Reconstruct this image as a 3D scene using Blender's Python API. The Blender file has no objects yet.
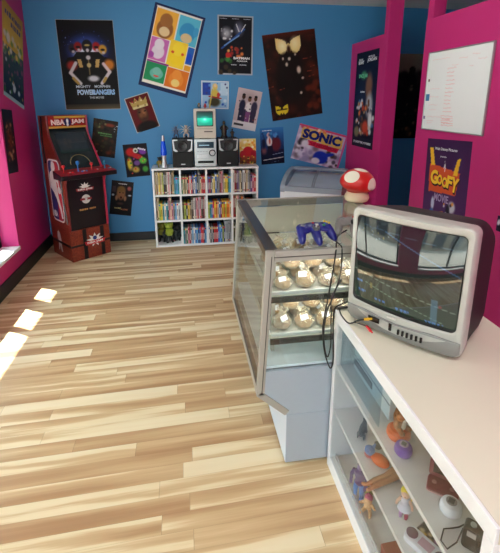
import bpy, math, random
import numpy as np
from mathutils import Matrix, Vector
PI = math.pi
sc = bpy.context.scene
COL = sc.collection
R = math.radians
random.seed(4)

# ------------------------------------------------------------------ colour and materials
def lin(c):
    c = c / 255.0
    return c / 12.92 if c <= 0.04045 else ((c + 0.055) / 1.055) ** 2.4
def S(r, g, b):
    return (lin(r), lin(g), lin(b), 1.0)
MATS = {}
def mat(name, rgb, rough=0.5, metal=0.0, bump=0.0, bscale=60.0, vary=0.0, spec=0.5, emit=None, estr=0.0, coat=0.0):
    """Principled material with procedural noise for colour variation and surface relief."""
    if name in MATS: return MATS[name]
    m = bpy.data.materials.new(name); m.use_nodes = True
    nt = m.node_tree; b = nt.nodes['Principled BSDF']
    b.inputs['Base Color'].default_value = S(*rgb)
    b.inputs['Roughness'].default_value = rough
    b.inputs['Metallic'].default_value = metal
    b.inputs['Specular IOR Level'].default_value = spec
    b.inputs['Coat Weight'].default_value = coat
    if emit:
        b.inputs['Emission Color'].default_value = S(*emit); b.inputs['Emission Strength'].default_value = estr
    if vary > 0 or bump > 0:
        tc = nt.nodes.new('ShaderNodeTexCoord'); nz = nt.nodes.new('ShaderNodeTexNoise')
        nz.inputs['Scale'].default_value = bscale; nz.inputs['Detail'].default_value = 3
        nt.links.new(tc.outputs['Object'], nz.inputs['Vector'])
        if vary > 0:
            mx = nt.nodes.new('ShaderNodeMix'); mx.data_type = 'RGBA'
            c = S(*rgb)
            mx.inputs[6].default_value = tuple(min(1, v * (1 - vary)) for v in c[:3]) + (1,)
            mx.inputs[7].default_value = tuple(min(1, v * (1 + vary)) for v in c[:3]) + (1,)
            nt.links.new(nz.outputs['Fac'], mx.inputs[0]); nt.links.new(mx.outputs[2], b.inputs['Base Color'])
        if bump > 0:
            bp = nt.nodes.new('ShaderNodeBump'); bp.inputs['Strength'].default_value = bump; bp.inputs['Distance'].default_value = 0.004
            nt.links.new(nz.outputs['Fac'], bp.inputs['Height']); nt.links.new(bp.outputs['Normal'], b.inputs['Normal'])
    MATS[name] = m
    return m
def glass(name, tint=(252, 254, 253), rough=0.02, base=0.06, crumple=0.0, white=0.0):
    """Thin sheet: clear, with mirror reflection that grows at grazing angles; crumple wrinkles it."""
    if name in MATS: return MATS[name]
    m = bpy.data.materials.new(name); m.use_nodes = True
    nt = m.node_tree; nt.nodes.clear(); N = nt.nodes.new; L = nt.links.new
    out = N('ShaderNodeOutputMaterial'); tr = N('ShaderNodeBsdfTransparent'); gl = N('ShaderNodeBsdfGlossy'); mx = N('ShaderNodeMixShader')
    fr = N('ShaderNodeLayerWeight'); pw_ = N('ShaderNodeMath'); pw_.operation = 'POWER'; pw_.inputs[1].default_value = 6
    ad = N('ShaderNodeMath'); ad.operation = 'MULTIPLY_ADD'; ad.use_clamp = True; ad.inputs[1].default_value = 1 - base; ad.inputs[2].default_value = base
    tr.inputs['Color'].default_value = S(*tint); gl.inputs['Roughness'].default_value = rough
    L(fr.outputs['Facing'], pw_.inputs[0]); L(pw_.outputs[0], ad.inputs[0]); L(ad.outputs[0], mx.inputs[0]); L(tr.outputs[0], mx.inputs[1]); L(gl.outputs[0], mx.inputs[2])
    last = mx
    if white > 0:
        df = N('ShaderNodeBsdfDiffuse'); df.inputs['Color'].default_value = S(248, 238, 212)
        m2 = N('ShaderNodeMixShader'); m2.inputs[0].default_value = white
        L(mx.outputs[0], m2.inputs[1]); L(df.outputs[0], m2.inputs[2]); last = m2
    if crumple > 0:
        tc = N('ShaderNodeTexCoord'); vo = N('ShaderNodeTexVoronoi'); vo.inputs['Scale'].default_value = 45
        bp = N('ShaderNodeBump'); bp.inputs['Strength'].default_value = crumple; bp.inputs['Distance'].default_value = 0.01
        L(tc.outputs['Object'], vo.inputs['Vector']); L(vo.outputs['Distance'], bp.inputs['Height'])
        L(bp.outputs['Normal'], gl.inputs['Normal']); L(bp.outputs['Normal'], fr.inputs['Normal'])
    L(last.outputs[0], out.inputs['Surface'])
    MATS[name] = m
    return m
def print_mat(name='printed_paper', rough=0.5, emit=0.0, spec=0.15):
    """Printed ink: the colour of the picture is stored per vertex."""
    if name in MATS: return MATS[name]
    m = bpy.data.materials.new(name); m.use_nodes = True
    nt = m.node_tree; b = nt.nodes['Principled BSDF']
    a = nt.nodes.new('ShaderNodeVertexColor'); a.layer_name = 'Col'
    b.inputs['Roughness'].default_value = rough; b.inputs['Specular IOR Level'].default_value = spec
    if emit > 0:
        b.inputs['Base Color'].default_value = (0.012, 0.016, 0.016, 1)
        nt.links.new(a.outputs['Color'], b.inputs['Emission Color']); b.inputs['Emission Strength'].default_value = emit
    else:
        nt.links.new(a.outputs['Color'], b.inputs['Base Color'])
    MATS[name] = m
    return m

# ------------------------------------------------------------------ mesh builder
class MB:
    def __init__(s): s.v = []; s.f = []; s.m = []; s.c = []; s.M = Matrix.Identity(4); s.mi = 0; s.col = (1, 1, 1)
    def add(s, vs, fs, mi=None):
        o = len(s.v)
        for p in vs: s.v.append(tuple(s.M @ Vector(p)))
        s.c += [s.col] * len(vs)
        for f in fs: s.f.append(tuple(i + o for i in f)); s.m.append(s.mi if mi is None else mi)
        return s
    def box(s, x0, x1, y0, y1, z0, z1, mi=None):
        return s.add([(x0, y0, z0), (x1, y0, z0), (x1, y1, z0), (x0, y1, z0), (x0, y0, z1), (x1, y0, z1), (x1, y1, z1), (x0, y1, z1)],
                     [(3, 2, 1, 0), (4, 5, 6, 7), (0, 1, 5, 4), (1, 2, 6, 5), (2, 3, 7, 6), (3, 0, 4, 7)], mi)
    def prism(s, pts, a0, a1, axis='y', mi=None):
        """Polygon extruded along axis. axis y: pts are (x,z); x: pts are (y,z); z: pts are (x,y)."""
        n = len(pts)
        def P(p, a): return (p[0], a, p[1]) if axis == 'y' else ((a, p[0], p[1]) if axis == 'x' else (p[0], p[1], a))
        vs = [P(p, a0) for p in pts] + [P(p, a1) for p in pts]
        fs = [tuple(range(n)), tuple(range(2 * n - 1, n - 1, -1))] + [(i, n + i, n + (i + 1) % n, (i + 1) % n) for i in range(n)]
        return s.add(vs, fs, mi)
    def loft(s, rings, cap0=True, cap1=True, mi=None):
        n = len(rings[0]); vs = [p for r in rings for p in r]; fs = []
        for k in range(len(rings) - 1):
            for i in range(n):
                a = k * n + i; b = k * n + (i + 1) % n
                fs.append((a, b, b + n, a + n))
        if cap0: fs.append(tuple(range(n - 1, -1, -1)))
        if cap1: fs.append(tuple(range((len(rings) - 1) * n, len(rings) * n)))
        return s.add(vs, fs, mi)
    def lathe(s, prof, n=24, c=(0, 0, 0), mi=None, sx=1, sy=1):
        return s.loft([[(c[0] + r * math.cos(2 * PI * i / n) * sx, c[1] + r * math.sin(2 * PI * i / n) * sy, c[2] + z) for i in range(n)] for r, z in prof], mi=mi)
    def tube(s, pts, r, n=8, mi=None):
        P = [Vector(p) for p in pts]; rr = r if isinstance(r, (list, tuple)) else [r] * len(P); rings = []
        up = None
        for i, p in enumerate(P):
            t = (P[min(i + 1, len(P) - 1)] - P[max(i - 1, 0)]).normalized()
            if up is None: up = Vector((0, 0, 1)) if abs(t.z) < 0.9 else Vector((1, 0, 0))
            a = t.cross(up).normalized(); b = a.cross(t).normalized(); up = b
            rings.append([tuple(p + (a * math.cos(2 * PI * k / n) + b * math.sin(2 * PI * k / n)) * rr[i]) for k in range(n)])
        return s.loft(rings, mi=mi)
    def ball(s, c, rx, ry=None, rz=None, n=16, k=10, mi=None):
        ry = ry or rx; rz = rz or rx
        rings = []
        for j in range(k + 1):
            a = -PI / 2 + PI * j / k; q = max(math.cos(a), 0.02)
            rings.append([(c[0] + rx * q * math.cos(2 * PI * i / n), c[1] + ry * q * math.sin(2 * PI * i / n), c[2] + rz * math.sin(a)) for i in range(n)])
        return s.loft(rings, mi=mi)
    def build(s, name, mats, parent=None, smooth=False, bevel=0.0, seg=2, loc=None, colors=False, deform=None):
        me = bpy.data.meshes.new(name)
        vs = [deform(Vector(p)) for p in s.v] if deform else s.v
        me.from_pydata([tuple(p) for p in vs], [], s.f)
        for m in (mats if isinstance(mats, (list, tuple)) else [mats]): me.materials.append(m)
        me.polygons.foreach_set('material_index', s.m)
        if colors:
            a = me.color_attributes.new('Col', 'FLOAT_COLOR', 'POINT')
            a.data.foreach_set('color', np.array([tuple(c[:3]) + (1.0,) for c in s.c], dtype=np.float32).ravel())
        import bmesh
        bm = bmesh.new(); bm.from_mesh(me)
        if not colors: bmesh.ops.recalc_face_normals(bm, faces=bm.faces)
        bm.to_mesh(me); bm.free()
        if smooth:
            me.polygons.foreach_set('use_smooth', [True] * len(me.polygons)); me.set_sharp_from_angle(angle=R(38))
        me.update()
        o = bpy.data.objects.new(name, me); COL.objects.link(o)
        if loc: o.location = loc
        if parent: o.parent = parent
        if bevel > 0:
            b = o.modifiers.new('Bevel', 'BEVEL'); b.width = bevel; b.segments = seg; b.limit_method = 'ANGLE'; b.angle_limit = R(40)
        return o
def rrect(x0, x1, z0, z1, r, n=5):
    pts = []
    for cx, cz, a0 in ((x1 - r, z1 - r, 0), (x0 + r, z1 - r, 90), (x0 + r, z0 + r, 180), (x1 - r, z0 + r, 270)):
        for k in range(n + 1):
            a = R(a0 + 90 * k / n); pts.append((cx + r * math.cos(a), cz + r * math.sin(a)))
    return pts
def rotz(loc, deg): return Matrix.Translation(loc) @ Matrix.Rotation(R(deg), 4, 'Z')

# ------------------------------------------------------------------ object bookkeeping
def tag(o, label, cat, group=None, kind=None):
    o['label'] = label; o['category'] = cat
    if group: o['group'] = group
    if kind: o['kind'] = kind
    return o
def thing(name, label, cat, loc=(0, 0, 0), rz=0, group=None):
    o = bpy.data.objects.new(name, None); COL.objects.link(o); o.empty_display_size = 0.05
    o.location = loc; o.rotation_euler = (0, 0, R(rz))
    return tag(o, label, cat, group)
def struct(o): o['kind'] = 'structure'; return o
def dup(root, loc, rot=None, label=None, scale=None):
    c = root.copy(); COL.objects.link(c); c.location = loc
    if rot: c.rotation_euler = rot
    if scale: c.scale = scale
    if label: c['label'] = label
    for ch in list(root.children):
        d = ch.copy(); COL.objects.link(d); d.parent = c
        for g in list(ch.children):
            e = g.copy(); COL.objects.link(e); e.parent = d
    return c

# ------------------------------------------------------------------ lettering
_text_cache = {}
def glyphs(s, bold=0.0):
    key = (s, bold)
    if key in _text_cache: return _text_cache[key]
    cu = bpy.data.curves.new('lettering', 'FONT'); cu.body = s; cu.size = 1; cu.resolution_u = 3; cu.offset = bold
    ob = bpy.data.objects.new('lettering', cu); COL.objects.link(ob)
    dg = bpy.context.evaluated_depsgraph_get(); dg.update()
    me = ob.evaluated_get(dg).to_mesh()
    V = [(v.co.x, v.co.y) for v in me.vertices]; F = [tuple(p.vertices) for p in me.polygons]
    ob.evaluated_get(dg).to_mesh_clear()
    bpy.data.objects.remove(ob); bpy.data.curves.remove(cu)
    xs = [v[0] for v in V]; ys = [v[1] for v in V]
    x0, x1, y0, y1 = min(xs), max(xs), min(ys), max(ys)
    V = [((x - x0) / (x1 - x0) - 0.5, (y - y0) / (y1 - y0) - 0.5) for x, y in V]
    _text_cache[key] = (V, F)
    return V, F
def scrawl(n):
    """Marks of lettering too small to read: a row of uneven little blocks."""
    q = random.Random(n * 7); V = []; F = []; x = -0.5; wd = [q.uniform(.5, 1.4) for _ in range(n)]; tot = sum(wd)
    for w_ in wd:
        w_ = w_ / tot; y0 = -.5 + q.uniform(0, .12); y1 = .5 - q.uniform(0, .3); g = w_ * q.uniform(.12, .3); o = len(V)
        V += [(x + g / 2, y0), (x + w_ - g / 2, y0), (x + w_ - g / 2 + .2 * g, y1), (x + g / 2 + .2 * g, y1)]; F.append((o, o + 1, o + 2, o + 3)); x += w_
    return V, F
def text(mb, s, cx, cy, w, h, z, bold=0.02, rot=0, mi=None, fan=0.0, arc=0.0):
    """Lettering laid flat in the local xy plane of mb (its box centred on cx, cy)."""
    if set(s) <= set('IVi'): V, F = scrawl(len(s))
    else: V, F = glyphs(s, bold)
    ca, sa = math.cos(R(rot)), math.sin(R(rot)); vs = []
    for x, y in V:
        px = x * w * (1 + fan * y); py = y * h * (1 + 0.0 * x) + arc * (0.25 - x * x)
        vs.append((cx + px * ca - py * sa, cy + px * sa + py * ca, z))
    return mb.add(vs, F, mi)

# ------------------------------------------------------------------ painted prints
class Art:
    def __init__(s, w, h, bg, res=64):
        s.w, s.h = w, h; s.nx = res; s.ny = max(8, int(res * h / w)); s.asp = h / w
        s.X, s.Y = np.meshgrid(np.linspace(0, 1, s.nx), np.linspace(0, 1, s.ny))
        s.a = np.empty((s.ny, s.nx, 3)); s.a[:] = bg
        s.rng = np.random.RandomState(int(w * 1000 + h * 77))
    def mix(s, k, c):
        k = np.clip(k, 0, 1)[..., None]; s.a = s.a * (1 - k) + np.array(c, float) * k; return s
    def ell(s, cx, cy, rx, ry, c, soft=0.12, rot=0, al=1.0):
        dx = s.X - cx; dy = (s.Y - cy) * s.asp; ca, sa = math.cos(R(rot)), math.sin(R(rot))
        u = (dx * ca + dy * sa) / rx; v = (-dx * sa + dy * ca) / (ry * s.asp)
        return s.mix((1 - np.sqrt(u * u + v * v)) / max(soft, 1e-3) * al if soft < 0.9 else np.clip(1 - np.sqrt(u * u + v * v), 0, 1) * al, c)
    def rect(s, x0, y0, x1, y1, c, al=1.0):
        return s.mix(((s.X >= x0) & (s.X <= x1) & (s.Y >= y0) & (s.Y <= y1)) * al, c)
    def poly(s, pts, c, al=1.0):
        ins = np.zeros(s.X.shape, bool); n = len(pts)
        for i in range(n):
            (xa, ya), (xb, yb) = pts[i], pts[(i + 1) % n]
            if ya == yb: continue
            t = ((ya > s.Y) != (yb > s.Y)) & (s.X < (xb - xa) * (s.Y - ya) / (yb - ya) + xa)
            ins ^= t
        return s.mix(ins * al, c)
    def line(s, x0, y0, x1, y1, wd, c, al=1.0):
        ax, ay, bx, by = x0, y0 * s.asp, x1, y1 * s.asp; px, py = s.X, s.Y * s.asp
        t = np.clip(((px - ax) * (bx - ax) + (py - ay) * (by - ay)) / ((bx - ax) ** 2 + (by - ay) ** 2 + 1e-9), 0, 1)
        d = np.hypot(px - ax - t * (bx - ax), py - ay - t * (by - ay))
        return s.mix((wd - d) / (wd * 0.4) * al, c)
    def vgrad(s, c0, c1, y0=0, y1=1):
        t = np.clip((s.Y - y0) / (y1 - y0), 0, 1)[..., None]; k = ((s.Y >= y0) & (s.Y <= y1))[..., None]
        s.a = np.where(k, np.array(c0, float) * (1 - t) + np.array(c1, float) * t, s.a); return s
    def spots(s, n, x0, y0, x1, y1, pal, r0, r1, al=0.9, tall=1.0):
        for i in range(n):
            r = s.rng.uniform(r0, r1); c = pal[s.rng.randint(len(pal))]
            s.ell(s.rng.uniform(x0, x1), s.rng.uniform(y0, y1), r, r / s.asp * tall, c, 0.5, s.rng.uniform(-40, 40), al)
        return s
    def border(s, t, c):
        return s.mix(((s.X < t) | (s.X > 1 - t) | (s.Y < t / s.asp) | (s.Y > 1 - t / s.asp)) * 1.0, c)
    def lin(s):
        c = np.clip(s.a, 0, 255) / 255.0
        return np.where(c <= 0.04045, c / 12.92, ((c + 0.055) / 1.055) ** 2.4)
    def into(s, mb, z=0.0, bend=None):
        L = s.lin(); o = len(mb.v)
        for j in range(s.ny):
            for i in range(s.nx):
                x = (i / (s.nx - 1) - 0.5) * s.w; y = (0.5 - j / (s.ny - 1)) * s.h
                mb.v.append(tuple(mb.M @ Vector((x, y, z)))); mb.c.append(tuple(L[j, i]))
        for j in range(s.ny - 1):
            for i in range(s.nx - 1):
                a = o + j * s.nx + i
                mb.f.append((a + s.nx, a + s.nx + 1, a + 1, a)); mb.m.append(0)
        return mb
BACK, LEFT, RIGHT = 'back', 'left', 'right'
def wall_basis(wall):
    X, Y, Z = {BACK: ((1, 0, 0), (0, 0, 1), (0, -1, 0)), LEFT: ((0, 1, 0), (0, 0, 1), (1, 0, 0)), RIGHT: ((0, -1, 0), (0, 0, 1), (-1, 0, 0))}[wall]
    return Matrix((X, Y, Z)).transposed().to_4x4()
def poster(name, label, wall, loc, ang, art, texts=(), edge=(230, 230, 230), cat='poster', t=0.0015, group=None, bulge=0.0):
    """Sheet of printed paper with real thickness; lettering is part of the print."""
    mb = MB(); w, h = art.w, art.h
    art.into(mb, t)
    mb.col = S(*edge)[:3]
    mb.add([(-w/2, -h/2, 0), (w/2, -h/2, 0), (w/2, h/2, 0), (-w/2, h/2, 0), (-w/2, -h/2, t), (w/2, -h/2, t), (w/2, h/2, t), (-w/2, h/2, t)],
           [(3, 2, 1, 0), (0, 1, 5, 4), (1, 2, 6, 5), (2, 3, 7, 6), (3, 0, 4, 7)])
    for tx in texts:
        s_, cx, cy, tw, th, colr = tx[:6]; kw = tx[6] if len(tx) > 6 else {}
        mb.col = S(*colr)[:3]
        text(mb, s_, (cx - 0.5) * w, (0.5 - cy) * h, tw * w, th * h, t + kw.pop('lift', 0.0004), **kw)
    o = mb.build(name, print_mat(), colors=True)
    o.matrix_world = Matrix.Translation(loc) @ wall_basis(wall) @ Matrix.Rotation(R(ang), 4, 'Z')
    return tag(o, label, cat, group)

# ------------------------------------------------------------------ dimensions of the place (metres)
XL, XP, YB, ZC = -1.53, 1.95, 4.78, 2.62
YF, XR = -2.6, 3.7

# ------------------------------------------------------------------ setting
def floor_mat():
    m = bpy.data.materials.new('hickory_laminate'); m.use_nodes = True
    nt = m.node_tree; N = nt.nodes.new; L = nt.links.new; b = nt.nodes['Principled BSDF']
    ge = N('ShaderNodeNewGeometry'); sp = N('ShaderNodeSeparateXYZ'); L(ge.outputs['Position'], sp.inputs[0])
    def mth(op, a, bb=None, c=None):
        n = N('ShaderNodeMath'); n.operation = op
        for i, v in enumerate((a, bb, c)):
            if v is None: continue
            if isinstance(v, (int, float)): n.inputs[i].default_value = v
            else: L(v, n.inputs[i])
        return n.outputs[0]
    def comb(x, y, z):
        n = N('ShaderNodeCombineXYZ')
        for i, v in enumerate((x, y, z)):
            if isinstance(v, (int, float)): n.inputs[i].default_value = v
            else: L(v, n.inputs[i])
        return n.outputs[0]
    # the boards run across the room, very slightly off square
    X0, Y0 = sp.outputs[0], sp.outputs[1]
    Y = mth('SUBTRACT', Y0, mth('MULTIPLY', X0, 0.03)); X = X0
    yr = mth('DIVIDE', Y, FLOOR_ROW); row = mth('FLOOR', yr); fy = mth('FRACT', yr)
    wr = N('ShaderNodeTexWhiteNoise'); wr.noise_dimensions = '1D'; L(row, wr.inputs['W'])
    xs = mth('ADD', mth('DIVIDE', X, 0.92), mth('MULTIPLY', wr.outputs['Value'], 7.31)); col = mth('FLOOR', xs); fx = mth('FRACT', xs)
    wid = N('ShaderNodeTexWhiteNoise'); wid.noise_dimensions = '2D'; L(comb(row, col, 0), wid.inputs['Vector']); t = wid.outputs['Value']
    wv = N('ShaderNodeTexNoise'); wv.inputs['Scale'].default_value = 1; L(comb(mth('MULTIPLY', X, 3.2), mth('MULTIPLY', Y, 5), mth('MULTIPLY', t, 19)), wv.inputs['Vector'])
    n1 = N('ShaderNodeTexNoise'); n1.inputs['Scale'].default_value = 1; n1.inputs['Detail'].default_value = 1.5
    L(comb(mth('MULTIPLY', X, .9), mth('MULTIPLY', mth('ADD', Y, mth('MULTIPLY', wv.outputs['Fac'], .03)), 19), mth('MULTIPLY', t, 57)), n1.inputs['Vector'])
    n2 = N('ShaderNodeTexNoise'); n2.inputs['Scale'].default_value = 1; n2.inputs['Detail'].default_value = 4
    L(comb(mth('MULTIPLY', X, 5), mth('MULTIPLY', Y, 150), mth('MULTIPLY', t, 31)), n2.inputs['Vector'])
    v = mth('ADD', mth('MULTIPLY', t, 0.62), mth('MULTIPLY', mth('SUBTRACT', n1.outputs['Fac'], 0.425), 1.7))
    v = mth('ADD', v, mth('MULTIPLY', mth('SUBTRACT', n2.outputs['Fac'], 0.5), 0.30))
    cr = N('ShaderNodeValToRGB'); L(v, cr.inputs[0]); e = cr.color_ramp.elements
    e[0].position = 0.0; e[0].color = S(234, 214, 178)
    e[1].position = 1.0; e[1].color = S(176, 134, 96)
    for p, c in ((0.27, (230, 207, 166)), (0.40, (210, 177, 134)), (0.64, (197, 160, 118)), (0.82, (183, 143, 103))):
        q = cr.color_ramp.elements.new(p); q.color = S(*c)
    # fine dark joints
    jy = mth('LESS_THAN', fy, 0.012); jx = mth('LESS_THAN', fx, 0.0025); j = mth('MULTIPLY', mth('MAXIMUM', jy, jx), 0.35)
    mx = N('ShaderNodeMix'); mx.data_type = 'RGBA'; L(j, mx.inputs[0]); L(cr.outputs['Color'], mx.inputs[6]); mx.inputs[7].default_value = S(110, 80, 55)
    L(mx.outputs[2], b.inputs['Base Color'])
    b.inputs['Roughness'].default_value = 0.34; b.inputs['Specular IOR Level'].default_value = 0.45
    bp = N('ShaderNodeBump'); bp.inputs['Strength'].default_value = 0.05; bp.inputs['Distance'].default_value = 0.002
    L(n2.outputs['Fac'], bp.inputs['Height']); L(bp.outputs['Normal'], b.inputs['Normal'])
    return m
FLOOR_ROW = 0.078
BLUE = mat('blue_wall_paint', (62, 134, 188), 0.55, bump=0.06, bscale=160, vary=0.03)
PINK = mat('magenta_wall_paint', (196, 38, 118), 0.5, bump=0.06, bscale=160, vary=0.03)
CEIL = mat('ceiling_paint', (205, 208, 210), 0.8, bump=0.1, bscale=90)
BLACKB = mat('black_baseboard', (26, 27, 30), 0.45, vary=0.15)
WHITE = mat('white_laminate', (236, 238, 240), 0.35, vary=0.02)
DKFRAME = mat('dark_window_frame', (40, 44, 50), 0.4, 0.4, vary=0.1)
CLEAR = glass('window_glass')
struct(MB().box(XL - .3, XR + .2, YF - .2, YB + .2, -0.12, 0).build('floor', floor_mat()))
struct(MB().box(XL - .3, XR + .2, YF - .2, YB + .2, ZC, ZC + .12).build('ceiling', CEIL))
struct(MB().box(XL - .3, XR + .2, YB, YB + .2, 0, ZC).build('wall_back', BLUE))
struct(MB().box(XR, XR + .2, YF, YB, 0, ZC).build('wall_right', BLUE))
# left wall: two shop windows cut through it
W1 = (0.75, 3.88, 0.30, 2.30); W2 = (-2.0, 0.15, 0.30, 2.30); XO = XL - 0.20
lw = MB()
for y0, y1 in ((YF, W2[0]), (W2[1], W1[0]), (W1[1], YB)): lw.box(XO, XL, y0, y1, 0, ZC)
for w in (W1, W2): lw.box(XO, XL, w[0], w[1], 0, w[2] - .03); lw.box(XO, XL, w[0], w[1], w[3], ZC)
struct(lw.build('wall_left', PINK))
def window(name, w, mull):
    f = MB(); y0, y1, z0, z1 = w; xg = XO + 0.03; k = 0.025
    f.box(xg - k, xg + k, y0, y1, z0, z0 + .05); f.box(xg - k, xg + k, y0, y1, z1 - .05, z1)
    for y, wd in [(y0 + .02, .02), (y1 - .02, .02)] + mull: f.box(xg - k, xg + k, y - wd, y + wd, z0, z1)
    o = struct(f.build(name, DKFRAME))
    MB().box(xg - .004, xg + .004, y0 + .02, y1 - .02, z0 + .05, z1 - .05).build('window_pane', CLEAR, o)
    MB().box(XO + .055, XL + .012, y0, y1, z0 - .03, z0).build('window_sill', WHITE, o, bevel=.003)
window('window_1', W1, [(3.53, .075), (3.15, .025), (1.8, .025)]); window('window_2', W2, [(-0.95, .025)])  # unseen mullions, the wide one too, placed to split the sun patch
# front wall behind the viewer; its window is added to brighten the floor
fw = MB(); FW = (-.9, .5, 0.35, 2.35)
fw.box(XL - .2, FW[0], YF - .2, YF, 0, ZC).box(FW[1], XR, YF - .2, YF, 0, ZC).box(FW[0], FW[1], YF - .2, YF, 0, FW[2]).box(FW[0], FW[1], YF - .2, YF, FW[3], ZC)
struct(fw.build('wall_front', PINK))
ff = MB()
for x in (FW[0] + .02, -.3, FW[1] - .02): ff.box(x - .03, x + .03, YF - .13, YF - .07, FW[2], FW[3])
ff.box(FW[0], FW[1], YF - .13, YF - .07, FW[2], FW[2] + .06).box(FW[0], FW[1], YF - .13, YF - .07, FW[3] - .06, FW[3])
fo = struct(ff.build('added_window', DKFRAME)); MB().box(FW[0], FW[1], YF - .104, YF - .096, FW[2], FW[3]).build('window_pane', CLEAR, fo)
# ground outside, plus an unseen slope added to block the high sun
struct(MB().box(-14, XL - .3, -12, 12, -0.2, -0.06).build('ground', mat('pavement', (168, 164, 156), 0.9, vary=0.1, bscale=3)))
struct(MB().prism([(XO - 1.0, 2.0), (XO - 1.0, 2.04), (XO - .01, 2.60), (XO - .01, 2.52)], -3.5, 6.5).build('sun_blocker', mat('sun_blocker_grey', (120, 122, 130), 0.8, vary=0.1)))
ob_ = MB().box(-12.6, -12, -14, 12, -.06, 4.2, 0)
for k in range(9): ob_.box(-12.0, -11.97, -13 + k * 2.7, -11.4 + k * 2.7, .4, 2.4, 1)
struct(ob_.build('wall_opposite', [mat('opposite_render', (150, 140, 126), .8, vary=.1), mat('opposite_glass', (50, 56, 62), .2)]))
# baseboards
struct(MB().box(XL, XP, YB - .014, YB, 0, 0.10).build('baseboard_back', BLACKB, bevel=.003))
struct(MB().box(XL, XL + .014, YF, YB - .014, 0, 0.125).build('baseboard_left', BLACKB, bevel=.003))
# half-height partition, its doorway and the two posts up to the ceiling
ZP = 2.215; T = 0.11
struct(MB().box(XP, XP + T, 3.90, YB, 0, ZP).build('wall_partition_rear', PINK))
struct(MB().box(XP, XP + T, -0.6, 3.28, 0, ZP).build('wall_partition_front', PINK))
struct(MB().box(XP - .012, XP + T + .012, 3.888, 3.975, 0, ZC).build('trim_1', PINK, bevel=.002))
struct(MB().box(XP + .004, XP + T - .004, 3.2, 3.28, ZP, ZC).build('trim_2', PINK, bevel=.002))

# ------------------------------------------------------------------ cube bookcase with its books
BX, BY, BW, BD, BH = -0.343, 4.46, 1.152, 0.29, 0.892
WHITEP = mat('white_board', (238, 239, 240), 0.4, vary=0.02)
t = thing('cube_bookcase', 'white twelve-cube bookcase standing against the blue back wall', 'bookcase', (BX + BW / 2, BY, 0))
hw = BW / 2; TH = 0.02
MB().box(-hw - .004, hw + .004, -.004, BD, BH - TH, BH).build('top_panel', WHITEP, t, bevel=.0015)
MB().box(-hw, hw, 0, BD, 0.005, 0.005 + TH).build('bottom_panel', WHITEP, t, bevel=.0015)
for x in (-hw, hw - TH): MB().box(x, x + TH, 0, BD, 0.005 + TH, BH - TH).build('side_panel', WHITEP, t, bevel=.0015)
MB().box(-hw + .002, hw - .002, BD - .006, BD - .0005, .006, BH - TH).build('back_panel', mat('added_navy_sheet', (22, 30, 52), .6, vary=.1), t)  # dark sheet added behind the cubes to deepen their interiors
CW = (BW - TH) / 4; CH = (BH - .005 - TH) / 3
for k in (1, 2): MB().box(-hw + TH, hw - TH, 0.001, BD, .005 + k * CH, .005 + k * CH + TH).build('shelf', WHITEP, t, bevel=.0015)
for k in (1, 2, 3):
    d = MB()
    for r in range(3): d.box(-hw + k * CW, -hw + k * CW + TH, 0.0015, BD, .005 + r * CH + TH, .005 + (r + 1) * CH)
    d.build('divider', WHITEP, t, bevel=.0012)
PAL = dict(red=(196, 40, 44), crimson=(150, 24, 44), white=(225, 222, 215), cream=(214, 198, 160), tan=(172, 146, 104), brown=(104, 74, 54), black=(30, 28, 32), grey=(126, 128, 132),
           silver=(172, 176, 184), navy=(34, 48, 98), blue=(44, 98, 176), sky=(96, 164, 214), teal=(38, 146, 160), green=(62, 118, 70), lime=(176, 190, 70), yellow=(228, 196, 62), orange=(224, 122, 40), pink=(220, 140, 156), purple=(104, 62, 128), olive=(98, 96, 52))
def cover(n): return mat('cover_' + n, PAL[n], 0.32, vary=0.06, bscale=25)
PAGES = mat('page_edges', (226, 218, 198), 0.8, vary=0.04)
ORD = ['first', 'second', 'third', 'fourth', 'fifth', 'sixth', 'seventh', 'eighth', 'ninth', 'tenth', 'eleventh', 'twelfth', 'thirteenth', 'fourteenth', 'fifteenth', 'sixteenth', 'seventeenth', 'eighteenth']
_bk = {}
def book_mesh(kind, colr, band, w, h, d):
    """Spine faces -y. A case has rounded edges and a printed band; a book has boards around its pages."""
    key = (kind, colr, band, round(w, 4), round(h, 3))
    if key in _bk: return _bk[key].copy()
    m = MB()
    if kind == 'game_case':
        m.prism(rrect(-w / 2, w / 2, 0, h, min(.003, w * .2), 2), 0, d, 'y', 0)
        m.box(-w * .42, w * .42, -.0006, .0002, h * .84, h * .945, 1); m.box(-w * .16, w * .16, -.0006, .0002, h * .22, h * .62, 2)
    else:
        b = .0016
        m.box(-w / 2, -w / 2 + b, .001, d, 0, h, 0); m.box(w / 2 - b, w / 2, .001, d, 0, h, 0); m.box(-w / 2, w / 2, 0, .0016, 0, h, 0)
        m.box(-w / 2 + b, w / 2 - b, .0016, d - .004, .003, h - .003, 3); m.box(-w * .16, w * .16, -.0005, .0002, h * .45, h * .88, 2); m.box(-w * .36, w * .36, -.0005, .0002, h * .06, h * .12, 1)
    o = m.build(kind, [cover(colr), cover(band), cover('white' if colr in ('red', 'crimson', 'black', 'navy', 'blue', 'brown', 'purple', 'green') else ('black' if colr != 'sky' else 'navy')), PAGES])
    _bk[key] = o
    return o
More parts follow.
